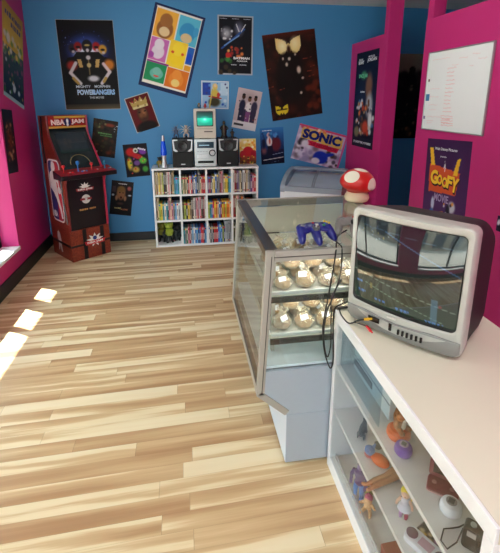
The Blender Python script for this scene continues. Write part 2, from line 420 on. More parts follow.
# every cube: list of (kind letter, colour, thickness mm); t = tall slim guide, d = game case, k = taller thick case
CELLS = {
 (0, 0): 't:cream t:brown t:cream t:yellow t:tan t:cream t:lime t:black t:black t:brown t:white t:pink t:white t:black t:tan t:tan d:teal d:sky d:teal',
 (0, 1): 'd:green d:cream d:olive d:cream d:black d:red d:white d:red k:navy d:white k:blue d:black t:grey t:grey d:cream d:red d:crimson d:red',
 (0, 2): 'd:purple d:crimson d:navy d:cream d:yellow k:blue k:grey t:grey t:brown t:crimson t:pink t:grey d:cream d:yellow d:yellow d:teal d:sky',
 (0, 3): 't:white t:crimson t:brown t:purple t:grey t:cream t:black t:silver t:white t:brown t:cream t:silver t:grey d:purple d:pink d:red',
 (1, 0): 't:brown t:cream d:lime d:yellow d:teal d:white d:teal t:black t:pink t:cream d:pink d:grey d:sky d:white d:silver',
 (1, 1): 'd:olive d:lime d:black d:yellow d:tan t:black t:brown t:white t:grey t:pink t:crimson t:silver t:pink t:brown t:black t:crimson t:white',
 (1, 2): 'd:lime d:teal d:blue d:red d:yellow d:orange d:cream d:blue d:crimson d:yellow d:orange d:lime d:orange d:orange d:cream',
 (1, 3): 't:crimson t:brown t:cream t:pink t:grey t:brown t:orange t:grey d:tan d:brown d:orange d:red d:olive',
 (2, 1): 'd:teal d:grey d:green d:pink d:crimson d:silver d:sky d:white d:blue d:sky d:navy d:blue d:red d:red d:navy d:sky',
 (2, 2): 'd:white d:black d:silver d:black d:red d:crimson d:red k:blue k:sky d:blue d:lime d:navy t:silver t:silver t:grey t:silver t:black t:silver t:grey',
 (2, 3): 'd:olive d:grey d:green d:black d:tan d:navy d:grey d:brown d:black d:teal d:grey d:black d:grey',
}
rowname = ['top', 'middle', 'bottom']; colname = ['first', 'second', 'third', 'fourth']
rb = random.Random(11)
proto_of = {}
for (r, c), spec in CELLS.items():
    z = .005 + (2 - r) * CH + TH; x = -hw + c * CW + TH + .003 + (.002 if c == 0 else 0); items = spec.split(); lim = -hw + (c + 1) * CW - .003
    wt = sum({'t': 10.5, 'd': 15.0, 'k': 18.0}[i[0]] for i in items); f = min(1.45, (lim - x) * 1000 / wt)
    for n, it in enumerate(items):
        k, colr = it.split(':'); w = {'t': .0105, 'd': .015, 'k': .018}[k] * f - .0006
        h = {'t': rb.choice((.238, .246, .250)), 'd': .192, 'k': rb.choice((.222, .214))}[k]; kind = 'game_guide' if k == 't' else 'game_case'
        band = rb.choice(['white', 'black', 'blue', 'red', 'yellow', 'silver']) if k != 't' else rb.choice(['white', 'red', 'black', 'cream'])
        o = book_mesh(kind, colr, band, w, h, .19 if k == 't' else .136)
        if o.name not in COL.objects: COL.objects.link(o)
        o.location = (BX + hw + x + w / 2 + .0003, BY + .012 + rb.uniform(0, .01), z + .0006); x += w + .0006
        what = {'t': 'tall slim %s game guide', 'd': '%s game case', 'k': 'taller thick %s game case'}[k] % colr
        tag(o, '%s, %s from left, %s row, %s cube of bookcase' % (what, ORD[n] if n < 18 else 'last', rowname[r], colname[c]), 'book' if k == 't' else 'game case',
            'books and game cases in the bookcase cubes')

# plush-like toy figures in the bottom left cube
BLK = mat('matte_black', (24, 24, 27), 0.6, vary=0.1)
def toy_figure(name, label, loc, s, body, head, limb, rz=0, group=None):
    t = thing(name, label, 'toy figure', loc, rz, group)
    b = MB(); b.loft([[(x * s * q, y * s * q * .8, z * s) for x, y in [(math.cos(2 * PI * i / 14), math.sin(2 * PI * i / 14)) for i in range(14)]] for z, q in ((.34, .10), (.36, .17), (.46, .2), (.6, .22), (.68, .14), (.72, .07))])
    b.build('body', body, t, True)
    h = MB(); h.ball((0, -.01 * s, .84 * s), .2 * s, .19 * s, .17 * s); h.ball((0, -.17 * s, .80 * s), .07 * s, .06 * s, .05 * s, 10, 6)
    for sx in (-1, 1): h.ball((sx * .17 * s, .02 * s, .93 * s), .05 * s, .03 * s, .07 * s, 8, 6)
    h.build('head', head, t, True)
    for sx in (-1, 1):
        MB().tube([(sx * .18 * s, 0, .62 * s), (sx * .3 * s, -.05 * s, .5 * s), (sx * .28 * s, -.14 * s, .38 * s), (sx * .26 * s, -.17 * s, .36 * s)], [.07 * s, .06 * s, .06 * s, .035 * s], 8).build('arm', limb, t, True)
        MB().tube([(sx * .1 * s, 0, .4 * s), (sx * .13 * s, -.02 * s, .2 * s), (sx * .13 * s, -.02 * s, .05 * s), (sx * .13 * s, -.12 * s, .035 * s), (sx * .13 * s, -.15 * s, .035 * s)], [.09 * s, .08 * s, .065 * s, .06 * s, .03 * s], 8).build('leg', limb, t, True)
    return t
LIME = mat('lime_vinyl', (150, 166, 56), 0.4, vary=0.12, bscale=20); OLV = mat('olive_vinyl', (120, 122, 40), 0.45, vary=0.15, bscale=20); DGR = mat('dark_vinyl', (30, 34, 36), 0.5, vary=0.2)
zc = .005 + TH + .0006
toy_figure('toy_figure', 'lime yellow toy figure with dark limbs in the bottom left bookcase cube', (BX + .145, BY + .11, zc), .235, LIME, LIME, DGR, 18)
toy_figure('toy_figure', 'olive green toy figure beside the left wall of the bottom left cube', (BX + .062, BY + .15, zc), .23, OLV, OLV, DGR, -10)
toy_figure('toy_figure', 'small black toy figure on the right in the bottom left cube', (BX + .232, BY + .16, zc), .19, DGR, DGR, BLK, 10)

# ------------------------------------------------------------------ on top of the bookcase
ZT = BH + .0006
SILV = mat('silver_plastic', (188, 190, 192), 0.3, 0.55, vary=0.03); SPK = mat('speaker_cloth', (20, 21, 24), 0.75, bump=0.3, bscale=400); BLG = mat('gloss_black', (14, 15, 17), 0.18)
BEIGE = mat('beige_computer_plastic', (206, 198, 186), 0.5, vary=0.03)
def speaker(x, label):
    t = thing('speaker', label, 'speaker', (x, BY + .05, ZT), 0, 'stereo speakers on the bookcase'); w = .113; h = .305
    MB().prism(rrect(-w, w, 0, h, .012), 0, .2).build('cabinet', mat('black_cabinet', (28, 28, 31), 0.5, vary=0.08), t, bevel=.004)
    MB().box(-w + .006, w - .006, -.008, 0, .006, .165).build('grille', SPK, t, bevel=.004)
    for s in (-1, 1):
        pts = [(s * .108, .300), (s * .052, .300), (s * .052, .288), (s * .094, .284), (s * .084, .20), (s * .060, .185), (s * .052, .172), (s * .076, .170), (s * .100, .185)]
        MB().prism(pts, -.014, 0).build('shoulder_trim', SILV, t, bevel=.002)
    m = MB(); m.M = Matrix.Translation((0, -.001, .228)) @ Matrix.Rotation(R(90), 4, 'X')
    m.lathe([(.0, .004), (.016, .007), (.02, .003), (.042, .012), (.05, .014), (.056, .008), (.056, 0)], 24); m.build('driver', mat('driver_cone', (44, 45, 50), 0.35, vary=0.1), t, True)
    MB().box(-.022, .022, -.0095, -.008, .028, .040).build('badge', SILV, t)
    return t
speaker(-.008, 'black bookshelf speaker left of the silver stereo'); speaker(.486, 'black bookshelf speaker right of the silver stereo')
# mini stereo
t = thing('mini_stereo', 'silver mini stereo under the beige computer on the bookcase', 'stereo', (.236, BY + .04, ZT)); w = .118; h = .302
MB().prism(rrect(-w, w, .006, h, .008), 0, .2).build('body', SILV, t, bevel=.004)
MB().box(-.09, .09, -.004, .002, .205, .272).build('display', mat('stereo_display', (30, 44, 56), 0.12, emit=(60, 90, 110), estr=.15), t, bevel=.003)
MB().box(-.07, .04, -.0055, -.004, .232, .240).build('display_segments', mat('lit_segments', (120, 160, 180), 0.4, emit=(150, 190, 205), estr=.5), t)
m = MB(); m.M = Matrix.Translation((.072, 0, .152)) @ Matrix.Rotation(R(90), 4, 'X'); m.lathe([(.0, .022), (.022, .022), (.026, .018), (.027, 0)], 24); m.lathe([(.029, .004), (.036, .004), (.036, 0), (.029, 0)], 24, mi=1); m.build('volume_knob', [SILV, BLG], t, True)
MB().box(-.085, .085, -.003, .002, .042, .068).build('cassette_slot', BLG, t, bevel=.002)
for i in range(4): MB().box(-.092 + i * .03, -.07 + i * .03, -.005, .002, .165, .173).build('button', mat('stereo_button', (150, 152, 156), 0.35, 0.4), t)
MB().box(-.092, .03, -.004, .002, .10, .138).build('tape_door', mat('silver_light', (206, 208, 210), 0.3, 0.4), t, bevel=.003)
for s in (-1, 1): MB().box(s * .08 - .02, s * .08 + .02, .02, .18, 0, .008).build('foot', BLK, t)
# compact computer
t = thing('compact_computer', 'beige compact computer with a teal lit screen on top of the stereo', 'computer', (.236, BY + .035, ZT + .3032)); w = .117; h = .318
m = MB(); m.loft([[(x, y, z) for x, z in rrect(-w * k, w * k, zz0, hh, .012)] for y, k, zz0, hh in ((0, .97, .012, h - .004), (.008, 1, .006, h), (.03, 1, .004, h), (.2, .97, .004, h - .012), (.215, .9, .02, h - .03))], cap0=True)
m.build('case', BEIGE, t, True)
m = MB(); o_ = rrect(-.088, .088, .132, .292, .01); i_ = rrect(-.08, .08, .142, .284, .014)
m.loft([[(x, -.001, z) for x, z in o_], [(x, -.006, z) for x, z in o_], [(x, -.006, z) for x, z in i_], [(x, .0, z) for x, z in i_]], False, False)
m.build('screen_surround', mat('dark_bezel', (58, 58, 56), 0.5), t)
a = Art(.16, .142, (14, 34, 34), 40); a.vgrad((26, 46, 44), (20, 130, 116), 0, .45); a.vgrad((30, 210, 170), (24, 160, 130), .45, 1); a.ell(.5, .58, .42, .3, (60, 255, 215), .9); a.ell(.5, .55, .16, .12, (190, 255, 255), .9)
m = MB(); m.M = Matrix.Translation((0, -.003, .213)) @ wall_basis(BACK); a.into(m); m.build('screen', print_mat('lit_screen', 0.12, 1.1), t, colors=True)
MB().box(-.01, .08, -.002, .002, .072, .082).build('disk_slot', mat('slot_dark', (60, 56, 52), 0.6), t)
MB().box(-.085, .085, -.0015, .001, .106, .110).build('seam_groove', mat('slot_shadow', (128, 120, 110), 0.6), t)
for i in range(2): MB().box(-.06, .06, .02 + i * .15, .05 + i * .15, 0, .006).build('foot', BLK, t)
# lava lamp
t = thing('lava_lamp', 'blue lava lamp with silver base on the left of the bookcase top', 'lamp', (-.213, BY + .09, ZT))
MB().lathe([(.0, 0), (.042, 0), (.044, .008), (.03, .05), (.022, .085), (.030, .13), (.0, .13)], 24).build('base', SILV, t, True)
MB().lathe([(.0, .128), (.029, .128), (.034, .15), (.031, .2), (.022, .27), (.017, .285), (.0, .285)], 24).build('globe', mat('blue_liquid', (18, 70, 196), 0.08, emit=(20, 80, 220), estr=.25), t, True)
MB().lathe([(.0, .283), (.018, .283), (.012, .34), (.0, .343)], 20).build('cap', SILV, t, True)
# little figures
GOLD = mat('dull_gold', (150, 126, 60), 0.4, 0.3, vary=0.15); BRNZ = mat('dark_bronze', (58, 50, 42), 0.4, 0.5, vary=0.2); REDP = mat('red_plastic', (190, 36, 32), 0.35, vary=0.06)
toy_figure('toy_figure', 'small dark toy figure with yellow body at the left end of the bookcase top', (-.258, BY + .075, ZT), .115, GOLD, DGR, OLV, 20)
def spiky(label, loc, s, body, arm, seed):
    t = thing('spiky_figurine', label, 'figurine', loc); rs = random.Random(seed)
    MB().lathe([(.0, 0), (.24 * s, 0), (.24 * s, .05 * s), (.06 * s, .08 * s), (.05 * s, .2 * s), (.0, .2 * s)], 16).build('stand', BLK, t, True)
    b = MB(); b.ball((0, 0, .52 * s), .15 * s, .13 * s, .2 * s); b.ball((0, -.02 * s, .78 * s), .1 * s, .1 * s, .1 * s)
    for sx in (-1, 1): b.tube([(sx * .06 * s, 0, .4 * s), (sx * .16 * s, 0, .25 * s), (sx * .14 * s, 0, .07 * s)], [.06 * s, .05 * s, .05 * s], 8)
    b.build('body', body, t, True)
    for k in range(8):
        an = R(-30 + 240 * k / 7); L = s * rs.uniform(.34, .5); d = Vector((math.cos(an), rs.uniform(-.3, .2), math.sin(an)))
        p = Vector((0, 0, .56 * s)); MB().tube([p + d * .08 * s, p + d * L * .6 + Vector((0, 0, .05 * s)), p + d * L], [.035 * s, .028 * s, .006 * s], 6).build('limb', arm, t, True)
    return t
spiky('silver spiky figurine with spread limbs on top of the left speaker', (.035, BY + .10, ZT + .3055), .16, mat('pale_metal', (186, 170, 160), 0.3, 0.5, vary=0.1), SILV, 3)
spiky('small dark blue figurine beside the spiky silver one on the left speaker', (-.072, BY + .09, ZT + .3055), .145, mat('slate_blue', (62, 74, 104), 0.4, vary=0.2), mat('slate_grey', (120, 124, 140), 0.4, vary=0.1), 8)
def trophy(label, loc, s):
    t = thing('bronze_statuette', label, 'statuette', loc)
    MB().lathe([(0, 0), (.2 * s, 0), (.2 * s, .1 * s), (.15 * s, .13 * s), (.15 * s, .2 * s), (0, .2 * s)], 18).build('plinth', BLK, t, True)
    b = MB(); b.lathe([(0, .2 * s), (.13 * s, .2 * s), (.16 * s, .34 * s), (.13 * s, .5 * s), (.16 * s, .62 * s), (.12 * s, .72 * s), (.05 * s, .76 * s), (.05 * s, .79 * s), (.085 * s, .84 * s), (.08 * s, .93 * s), (.03 * s, 1.0 * s), (0, 1.0 * s)], 14)
    for sx in (-1, 1): b.tube([(sx * .13 * s, 0, .68 * s), (sx * .22 * s, -.03 * s, .56 * s), (sx * .14 * s, -.1 * s, .48 * s)], [.05 * s, .045 * s, .035 * s], 8)
    b.build('figure', BRNZ, t, True); return t
trophy('tall dark bronze statuette on top of the right speaker', (.445, BY + .10, ZT + .3055), .185)
trophy('short bronze statuette on the right end of the right speaker', (.535, BY + .10, ZT + .3055), .10)
toy_figure('toy_figure', 'tiny red toy figure on top of the beige computer', (.245, BY + .09, ZT + .6215), .05, REDP, REDP, REDP, 0)
toy_figure('toy_figure', 'tiny grey toy figure on the left top edge of the beige computer', (.18, BY + .09, ZT + .6215), .055, mat('grey_vinyl', (140, 130, 126), .4), GOLD, DGR, 0)
# comic book leaning on the wall at the right end
a = Art(.19, .285, (232, 214, 150), 48); a.vgrad((240, 226, 160), (235, 190, 90), 0, .45); a.spots(26, .05, .05, .95, .4, [(246, 236, 190), (232, 150, 60), (250, 240, 215), (225, 190, 80)], .05, .12)
a.vgrad((180, 60, 40), (70, 50, 24), .62, 1); a.ell(.52, .5, .33, .2, (178, 22, 34)); a.ell(.2, .6, .2, .14, (170, 26, 40)); a.ell(.86, .6, .2, .16, (150, 20, 36)); a.spots(22, .0, .68, 1, 1, [(190, 150, 40), (60, 70, 30), (150, 30, 30), (220, 190, 80), (40, 30, 20)], .04, .1)
o = poster('comic_book', 'yellow and red comic book standing at the right end of the bookcase top', BACK, (.722, BY + .205, ZT + .1425), 0, a, cat='comic book', t=.006)
o.rotation_euler = (R(90 - 8), 0, 0); o.location = (.722, BY + .20, ZT + .1425)

# ------------------------------------------------------------------ posters on the back wall
YW = YB - .0003
K = (18, 16, 18)
# helmeted team
a = Art(.565, .895, (16, 14, 16), 100); a.vgrad((20, 16, 18), (12, 12, 24), 0, .25); a.ell(.5, .36, .56, .27, (24, 40, 130), .95); a.ell(.5, .33, .40, .20, (80, 120, 230), .95)
a.spots(26, .1, .12, .9, .30, [(60, 90, 200), (120, 140, 210), (30, 40, 110)], .004, .012)
a.ell(.5, .36, .30, .10, (225, 235, 250), .5); a.poly([(.08, .47), (.14, .41), (.24, .40), (.30, .35), (.70, .35), (.78, .40), (.9, .42), (.96, .48), (.96, .78), (.08, .78)], (14, 12, 14))
for x, y, c in ((.24, .31, (40, 36, 50)), (.34, .29, (140, 26, 28)), (.66, .29, (160, 30, 34)), (.77, .32, (200, 150, 52))):
    a.ell(x, y, .085, .062, c, .35); a.ell(x, y + .005, .05, .016, (14, 14, 18), .4); a.ell(x + .01, y + .036, .035, .018, (190, 184, 192), .5)
a.ell(.5, .285, .10, .078, (24, 24, 30), .15); a.ell(.5, .275, .06, .014, (180, 160, 90), .4); a.ell(.5, .33, .035, .024, (200, 200, 206), .4)
a.poly([(.36, .40), (.64, .40), (.70, .76), (.30, .76)], (18, 16, 18)); a.ell(.20, .50, .12, .07, (150, 40, 34), .5); a.ell(.86, .49, .12, .08, (196, 116, 40), .5)
a.line(.27, .47, .16, .58, .035, (196, 190, 196)); a.line(.16, .58, .32, .70, .035, (200, 194, 200)); a.line(.76, .48, .86, .57, .035, (214, 190, 196)); a.line(.86, .57, .70, .70, .035, (206, 196, 206)); a.line(.2, .64, .28, .70, .03, (170, 136, 70)); a.line(.78, .64, .74, .68, .03, (180, 146, 76))
a.poly([(.30, .43), (.37, .43), (.39, .52), (.33, .52)], (196, 160, 96)); a.poly([(.63, .43), (.70, .43), (.67, .52), (.61, .52)], (196, 160, 96)); a.line(.5, .40, .5, .6, .007, (150, 130, 84)); a.ell(.5, .495, .045, .03, (200, 176, 120), .3); a.ell(.5, .41, .05, .03, (196, 196, 200), .4)
a.ell(.56, .645, .13, .045, (200, 200, 210), .5); a.vgrad((50, 44, 34), (92, 78, 54), .94, 1); a.border(.008, (190, 190, 196))
LB = (176, 205, 235)
poster('movie_poster', 'large black movie poster of a helmeted team above the arcade cabinet', BACK, (-.944, YW, 1.95), 0.8, a,
       [('MIGHTY', .36, .735, .26, .03, (190, 200, 215)), ('MORPHIN', .70, .735, .28, .03, (190, 200, 215)), ('POWER', .40, .80, .32, .062, LB, dict(bold=.05)), ('RANGERS', .72, .80, .40, .062, (150, 190, 235), dict(bold=.05)), ('THE MOVIE', .58, .862, .26, .025, (180, 185, 195))], edge=(200, 200, 204))
# six coloured creature panels
a = Art(.535, .855, (34, 44, 86), 84)
a.rect(.05, .03, .95, .95, (238, 236, 228)); G = .012
def panel(x0, y0, x1, y1, c0, c1, blobs):
    a.rect(x0, y0, x1, y1, c0); rs = np.random.RandomState(int(x0 * 100 + y0 * 31)); a.spots(0, 0, 0, 0, 0, [c1], .1, .1)
    for b in blobs: a.ell(*b)
panel(.07, .05, .49, .38, (240, 178, 70), 0, [(.28, .27, .17, .12, (150, 96, 52)), (.28, .17, .13, .09, (162, 106, 58)), (.28, .3, .11, .06, (232, 206, 160))])
panel(.51, .05, .93, .38, (92, 190, 220), 0, [(.72, .23, .17, .12, (60, 150, 206)), (.72, .3, .12, .06, (222, 196, 150)), (.88, .2, .06, .06, (70, 160, 214))])
panel(.07, .39, .42, .66, (206, 110, 186), 0, [(.24, .55, .13, .09, (232, 220, 236)), (.24, .46, .1, .07, (236, 226, 240)), (.12, .6, .06, .04, (170, 80, 170))])
panel(.44, .36, .79, .68, (248, 212, 60), 0, [(.62, .55, .15, .11, (250, 216, 40)), (.62, .45, .12, .09, (252, 222, 60)), (.52, .5, .03, .02, (226, 90, 50)), (.72, .5, .03, .02, (226, 90, 50))])
panel(.80, .39, .93, .6, (40, 100, 190), 0, [(.86, .52, .06, .06, (30, 80, 200))]); a.rect(.80, .61, .93, .68, (240, 170, 50))
panel(.07, .69, .47, .91, (40, 150, 96), 0, [(.3, .81, .14, .07, (110, 190, 176)), (.3, .78, .09, .05, (126, 200, 186)), (.3, .84, .06, .012, (220, 90, 80))]); a.rect(.07, .665, .5, .69, (150, 60, 150))
panel(.49, .69, .93, .93, (226, 120, 36), 0, [(.7, .82, .16, .1, (236, 140, 50)), (.7, .76, .1, .07, (240, 150, 60)), (.7, .86, .09, .05, (246, 214, 130))])
a.line(.05, .03, .95, .03, .006, (240, 240, 240))
poster('animal_poster', 'tilted poster of six brightly coloured panels with a dark blue edge', BACK, (-.083, YW, 2.105), -15.4, a, edge=(34, 44, 86))
# dark superhero film
a = Art(.39, .61, (22, 22, 30), 64); a.border(.035, (170, 176, 186)); a.ell(.25, .30, .2, .14, (170, 170, 178), .8); a.ell(.6, .22, .18, .16, (120, 124, 150), .9); a.line(.12, .55, .75, .22, .03, (40, 80, 150)); a.line(.2, .5, .6, .33, .02, (110, 150, 210)); a.line(.52, .14, .6, .26, .012, (225, 225, 235)); a.line(.78, .14, .66, .26, .012, (225, 225, 235))
a.spots(18, .2, .5, .7, .72, [(214, 120, 60), (196, 70, 40), (226, 170, 90), (150, 40, 36)], .03, .08); a.spots(8, .06, .7, .4, .82, [(60, 130, 60), (40, 90, 44)], .04, .08); a.ell(.3, .66, .08, .05, (190, 40, 40)); a.spots(10, .1, .2, .4, .42, [(210, 210, 215), (140, 140, 150)], .02, .05); a.spots(8, .05, .84, .95, .98, [(60, 50, 40), (30, 30, 30)], .05, .1)
W_ = (232, 234, 240)
poster('movie_poster', 'upright dark poster in a pale border, near the ceiling right of the tilted panels', BACK, (.605, YW, 2.176), -1, a,
       [('BATMAN', .68, .71, .46, .042, W_, dict(bold=.05)), ('FOREVER', .70, .76, .30, .022, W_, dict(bold=.03))] + [('iiiiiii', x, .055, .2, .012, (170, 176, 190)) for x in (.16, .5, .82)] + [('iiiiiiii', .46, .825, .16, .018, (190, 195, 205)), ('iiiiiiii', .72, .825, .2, .018, (190, 195, 205))], edge=(200, 205, 212))
# brown poster with the bright W emblem
a = Art(.605, .935, (34, 16, 12), 84); a.spots(60, 0, 0, 1, 1, [(60, 22, 14), (26, 12, 10), (44, 18, 12), (80, 30, 18)], .05, .16, .6); a.vgrad((86, 30, 18), (50, 20, 14), 0, .06)
def wmark(cx, cy, w, h, c, s=1):
    for sx in (-1, 1):
        a.poly([(cx + sx * w * .06, cy + h * .02), (cx + sx * w * .10, cy - h * .22), (cx + sx * w * .24, cy - h * .36), (cx + sx * w * .50, cy - h * .46), (cx + sx * w * .52, cy + h * .05), (cx + sx * w * .42, cy + h * .34), (cx + sx * w * .22, cy + h * .50), (cx + sx * w * .12, cy + h * .3)], c)
    a.poly([(cx - w * .16, cy + h * .1), (cx, cy - h * .12), (cx + w * .16, cy + h * .1), (cx, cy + h * .5)], c)
wmark(.47, .15, .46, .21, (236, 206, 132)); a.ell(.36, .15, .12, .09, (255, 246, 205), .95); a.ell(.60, .13, .12, .10, (255, 240, 190), .95); a.ell(.47, .20, .05, .07, (60, 30, 18), .6); a.ell(.45, .34, .26, .14, (20, 12, 12), .3); a.ell(.48, .55, .32, .3, (22, 14, 14), .4); a.ell(.28, .6, .16, .3, (20, 12, 12), .5)
for x, y, rx, ry in ((.46, .30, .035, .025), (.40, .36, .03, .03), (.62, .44, .05, .055), (.62, .71, .03, .02), (.34, .29, .02, .02), (.68, .54, .03, .018), (.58, .26, .02, .015)): a.ell(x, y, rx, ry, (214, 196, 180), .5)
for x, y, l in ((.72, .32, .16), (.02, .39, .07), (.0, .60, .1), (.78, .47, .1), (.8, .53, .1), (.22, .64, .08), (.85, .42, .08)): a.line(x, y, x + l, y - .005, .006, (150, 60, 36))
a.spots(10, .7, .6, 1, .95, [(90, 34, 20), (60, 24, 16)], .04, .1)
wmark(.21, .88, .24, .12, (214, 186, 40)); a.rect(.10, .868, .32, .884, (60, 40, 20))
poster('music_poster', 'large dark brown poster with a glowing winged emblem at its top', BACK, (1.265, YW, 1.868), 8.3, a, [('WU-TANG', .2, .875, .2, .02, (40, 26, 14), dict(bold=.04, lift=.0006))], edge=(50, 26, 20))
# crowned portrait
a = Art(.265, .385, (92, 14, 16), 56); a.border(.03, (190, 190, 186)); a.ell(.5, .55, .26, .27, (70, 40, 24), .3); a.ell(.56, .5, .16, .17, (150, 96, 60), .8); a.ell(.42, .56, .13, .12, (120, 72, 42), .8); a.ell(.5, .92, .5, .2, (24, 16, 14), .3)
a.poly([(.2, .34), (.16, .12), (.3, .2), (.4, .06), (.5, .18), (.62, .05), (.7, .19), (.86, .1), (.82, .33)], (176, 150, 84)); a.rect(.2, .29, .82, .36, (206, 190, 140)); a.spots(12, .2, .1, .82, .36, [(226, 214, 170), (110, 86, 44), (170, 40, 40)], .02, .05)
a.ell(.4, .47, .06, .02, (30, 18, 12)); a.ell(.62, .47, .06, .02, (30, 18, 12)); a.ell(.52, .68, .1, .03, (70, 30, 24)); a.ell(.53, .58, .05, .04, (110, 64, 38))
poster('portrait_poster', 'red tilted portrait of a man wearing a crown, under the large black movie poster', BACK, (-.431, YW, 1.466), 17, a, edge=(200, 200, 196))
# dark game poster with green lettering
a = Art(.258, .405, (44, 38, 32), 56); a.spots(60, 0, 0, 1, 1, [(70, 44, 34), (36, 34, 30), (58, 56, 40), (30, 26, 30), (84, 52, 36)], .05, .14, .7); a.ell(.66, .13, .3, .06, (130, 56, 36), .6); a.spots(10, .1, .02, .5, .22, [(110, 110, 70), (60, 60, 40)], .03, .08); a.rect(.06, .86, .26, .91, (190, 185, 170)); a.ell(.72, .88, .16, .08, (120, 54, 34), .8); a.spots(6, .85, .05, 1, .3, [(200, 205, 210)], .015, .03)
a.ell(.5, .39, .38, .08, (50, 78, 44), .9)
poster('game_poster', 'small dark brown poster with green lettering, right of the arcade marquee', BACK, (-.854, YW, 1.193), -10, a, [('IIVIIIIIII', .5, .37, .56, .04, (96, 150, 84)), ('IIIVIIII', .56, .43, .5, .03, (80, 130, 70))], edge=(180, 185, 190))
# loud colourful poster beside the bookcase
a = Art(.262, .37, (22, 18, 26), 56); a.border(.02, (30, 26, 34)); a.ell(.3, .24, .26, .16, (190, 30, 30), .4); a.ell(.55, .38, .28, .1, (186, 30, 40), .4, 20); a.ell(.5, .2, .11, .08, (214, 208, 190)); a.ell(.5, .21, .05, .035, (30, 60, 40)); a.ell(.78, .25, .2, .1, (130, 60, 170), .4, 20); a.ell(.76, .52, .2, .12, (90, 180, 60), .4); a.ell(.5, .58, .16, .1, (110, 70, 140), .4); a.ell(.2, .6, .14, .24, (214, 196, 60), .5); a.ell(.42, .78, .2, .12, (190, 160, 70), .5); a.ell(.82, .78, .16, .12, (70, 150, 60), .5); a.spots(16, .1, .4, .95, .92, [(220, 200, 80), (60, 130, 50), (150, 60, 150), (40, 30, 40), (200, 60, 40)], .02, .06)
poster('band_poster', 'multicoloured poster on black touching the bookcase left edge', BACK, (-.526, YW, .943), 3.7, a, [('IIIIII', .76, .17, .34, .06, (226, 220, 235), dict(rot=-18, bold=.05))], edge=(40, 36, 44))
# poster low beside the arcade
a = Art(.241, .40, (24, 22, 26), 56); a.vgrad((40, 36, 38), (20, 18, 22), 0, .6); a.ell(.46, .36, .24, .23, (150, 104, 70), .35); a.ell(.46, .24, .24, .12, (130, 100, 56), .5); a.ell(.47, .48, .06, .045, (60, 20, 20), .5); a.ell(.4, .34, .04, .015, (40, 30, 26)); a.ell(.55, .34, .04, .015, (40, 30, 26)); a.ell(.27, .5, .08, .1, (160, 116, 86), .5); a.ell(.66, .5, .08, .1, (160, 116, 86), .5)
a.rect(.04, .16, .2, .34, (70, 54, 60)); a.ell(.82, .2, .12, .08, (170, 90, 84), .5); a.ell(.86, .4, .1, .03, (200, 205, 215), .5); a.ell(.1, .42, .08, .04, (170, 180, 195), .5); a.ell(.45, .66, .2, .05, (70, 50, 46), .6)
poster('movie_poster', 'low dark poster with a shouting face, between arcade cabinet and bookcase', BACK, (-.723, YW, .512), -8.7, a, [('HOME', .36, .80, .3, .05, (190, 180, 120)), ('ALONE', .66, .825, .32, .045, (190, 120, 80)), ('IIIII', .5, .08, .4, .035, (220, 225, 230))], edge=(150, 160, 170))
# pale blue picture above the computer
a = Art(.305, .30, (170, 200, 225), 56); a.rect(.04, .04, .96, .96, (150, 190, 224)); a.rect(.05, .06, .34, .5, (40, 70, 160)); a.rect(.7, .06, .95, .5, (190, 214, 236)); a.spots(26, .05, .08, .95, .9, [(40, 80, 180), (90, 140, 210), (200, 220, 240), (60, 60, 120)], .03, .09); a.ell(.5, .2, .1, .12, (226, 200, 110)); a.ell(.5, .45, .16, .2, (214, 190, 84), .4); a.ell(.48, .75, .26, .2, (70, 66, 44), .4); a.line(.28, .55, .72, .62, .03, (160, 40, 40)); a.ell(.5, .16, .06, .06, (236, 206, 160)); a.ell(.62, .5, .06, .1, (200, 60, 50)); a.line(.4, .3, .3, .95, .03, (206, 186, 90)); a.border(.025, (214, 226, 236))
poster('cartoon_print', 'square pale blue print of a blond guitarist above the beige computer', BACK, (.372, YW, 1.655), -1.5, a, edge=(230, 235, 240))
# group photograph
a = Art(.278, .448, (196, 178, 184), 56); a.ell(.5, .2, .5, .2, (170, 150, 150), .8); a.rect(0, .82, 1, 1, (216, 214, 220))
for x, y, c, d in ((.28, .2, (60, 38, 30), (36, 34, 60)), (.54, .24, (110, 74, 54), (220, 214, 216)), (.78, .2, (70, 44, 34), (50, 44, 70))):
    a.ell(x, y, .075, .065, c); a.ell(x, y + .22, .15, .17, d, .3); a.poly([(x - .12, y + .3), (x + .12, y + .3), (x + .1, .8), (x - .1, .8)], d if x != .54 else (120, 70, 120)); a.ell(x, y - .05, .07, .03, (24, 20, 24))
a.rect(.36, .5, .46, .82, (50, 40, 70)); a.spots(14, .1, .3, .95, .85, [(60, 50, 70), (200, 190, 200), (120, 60, 60), (40, 36, 56)], .02, .05); a.rect(.06, .87, .46, .93, (60, 60, 66))
poster('group_poster', 'tilted pale poster of three standing people, above the red and yellow comic', BACK, (.732, YW, 1.495), -11, a, edge=(215, 212, 216))
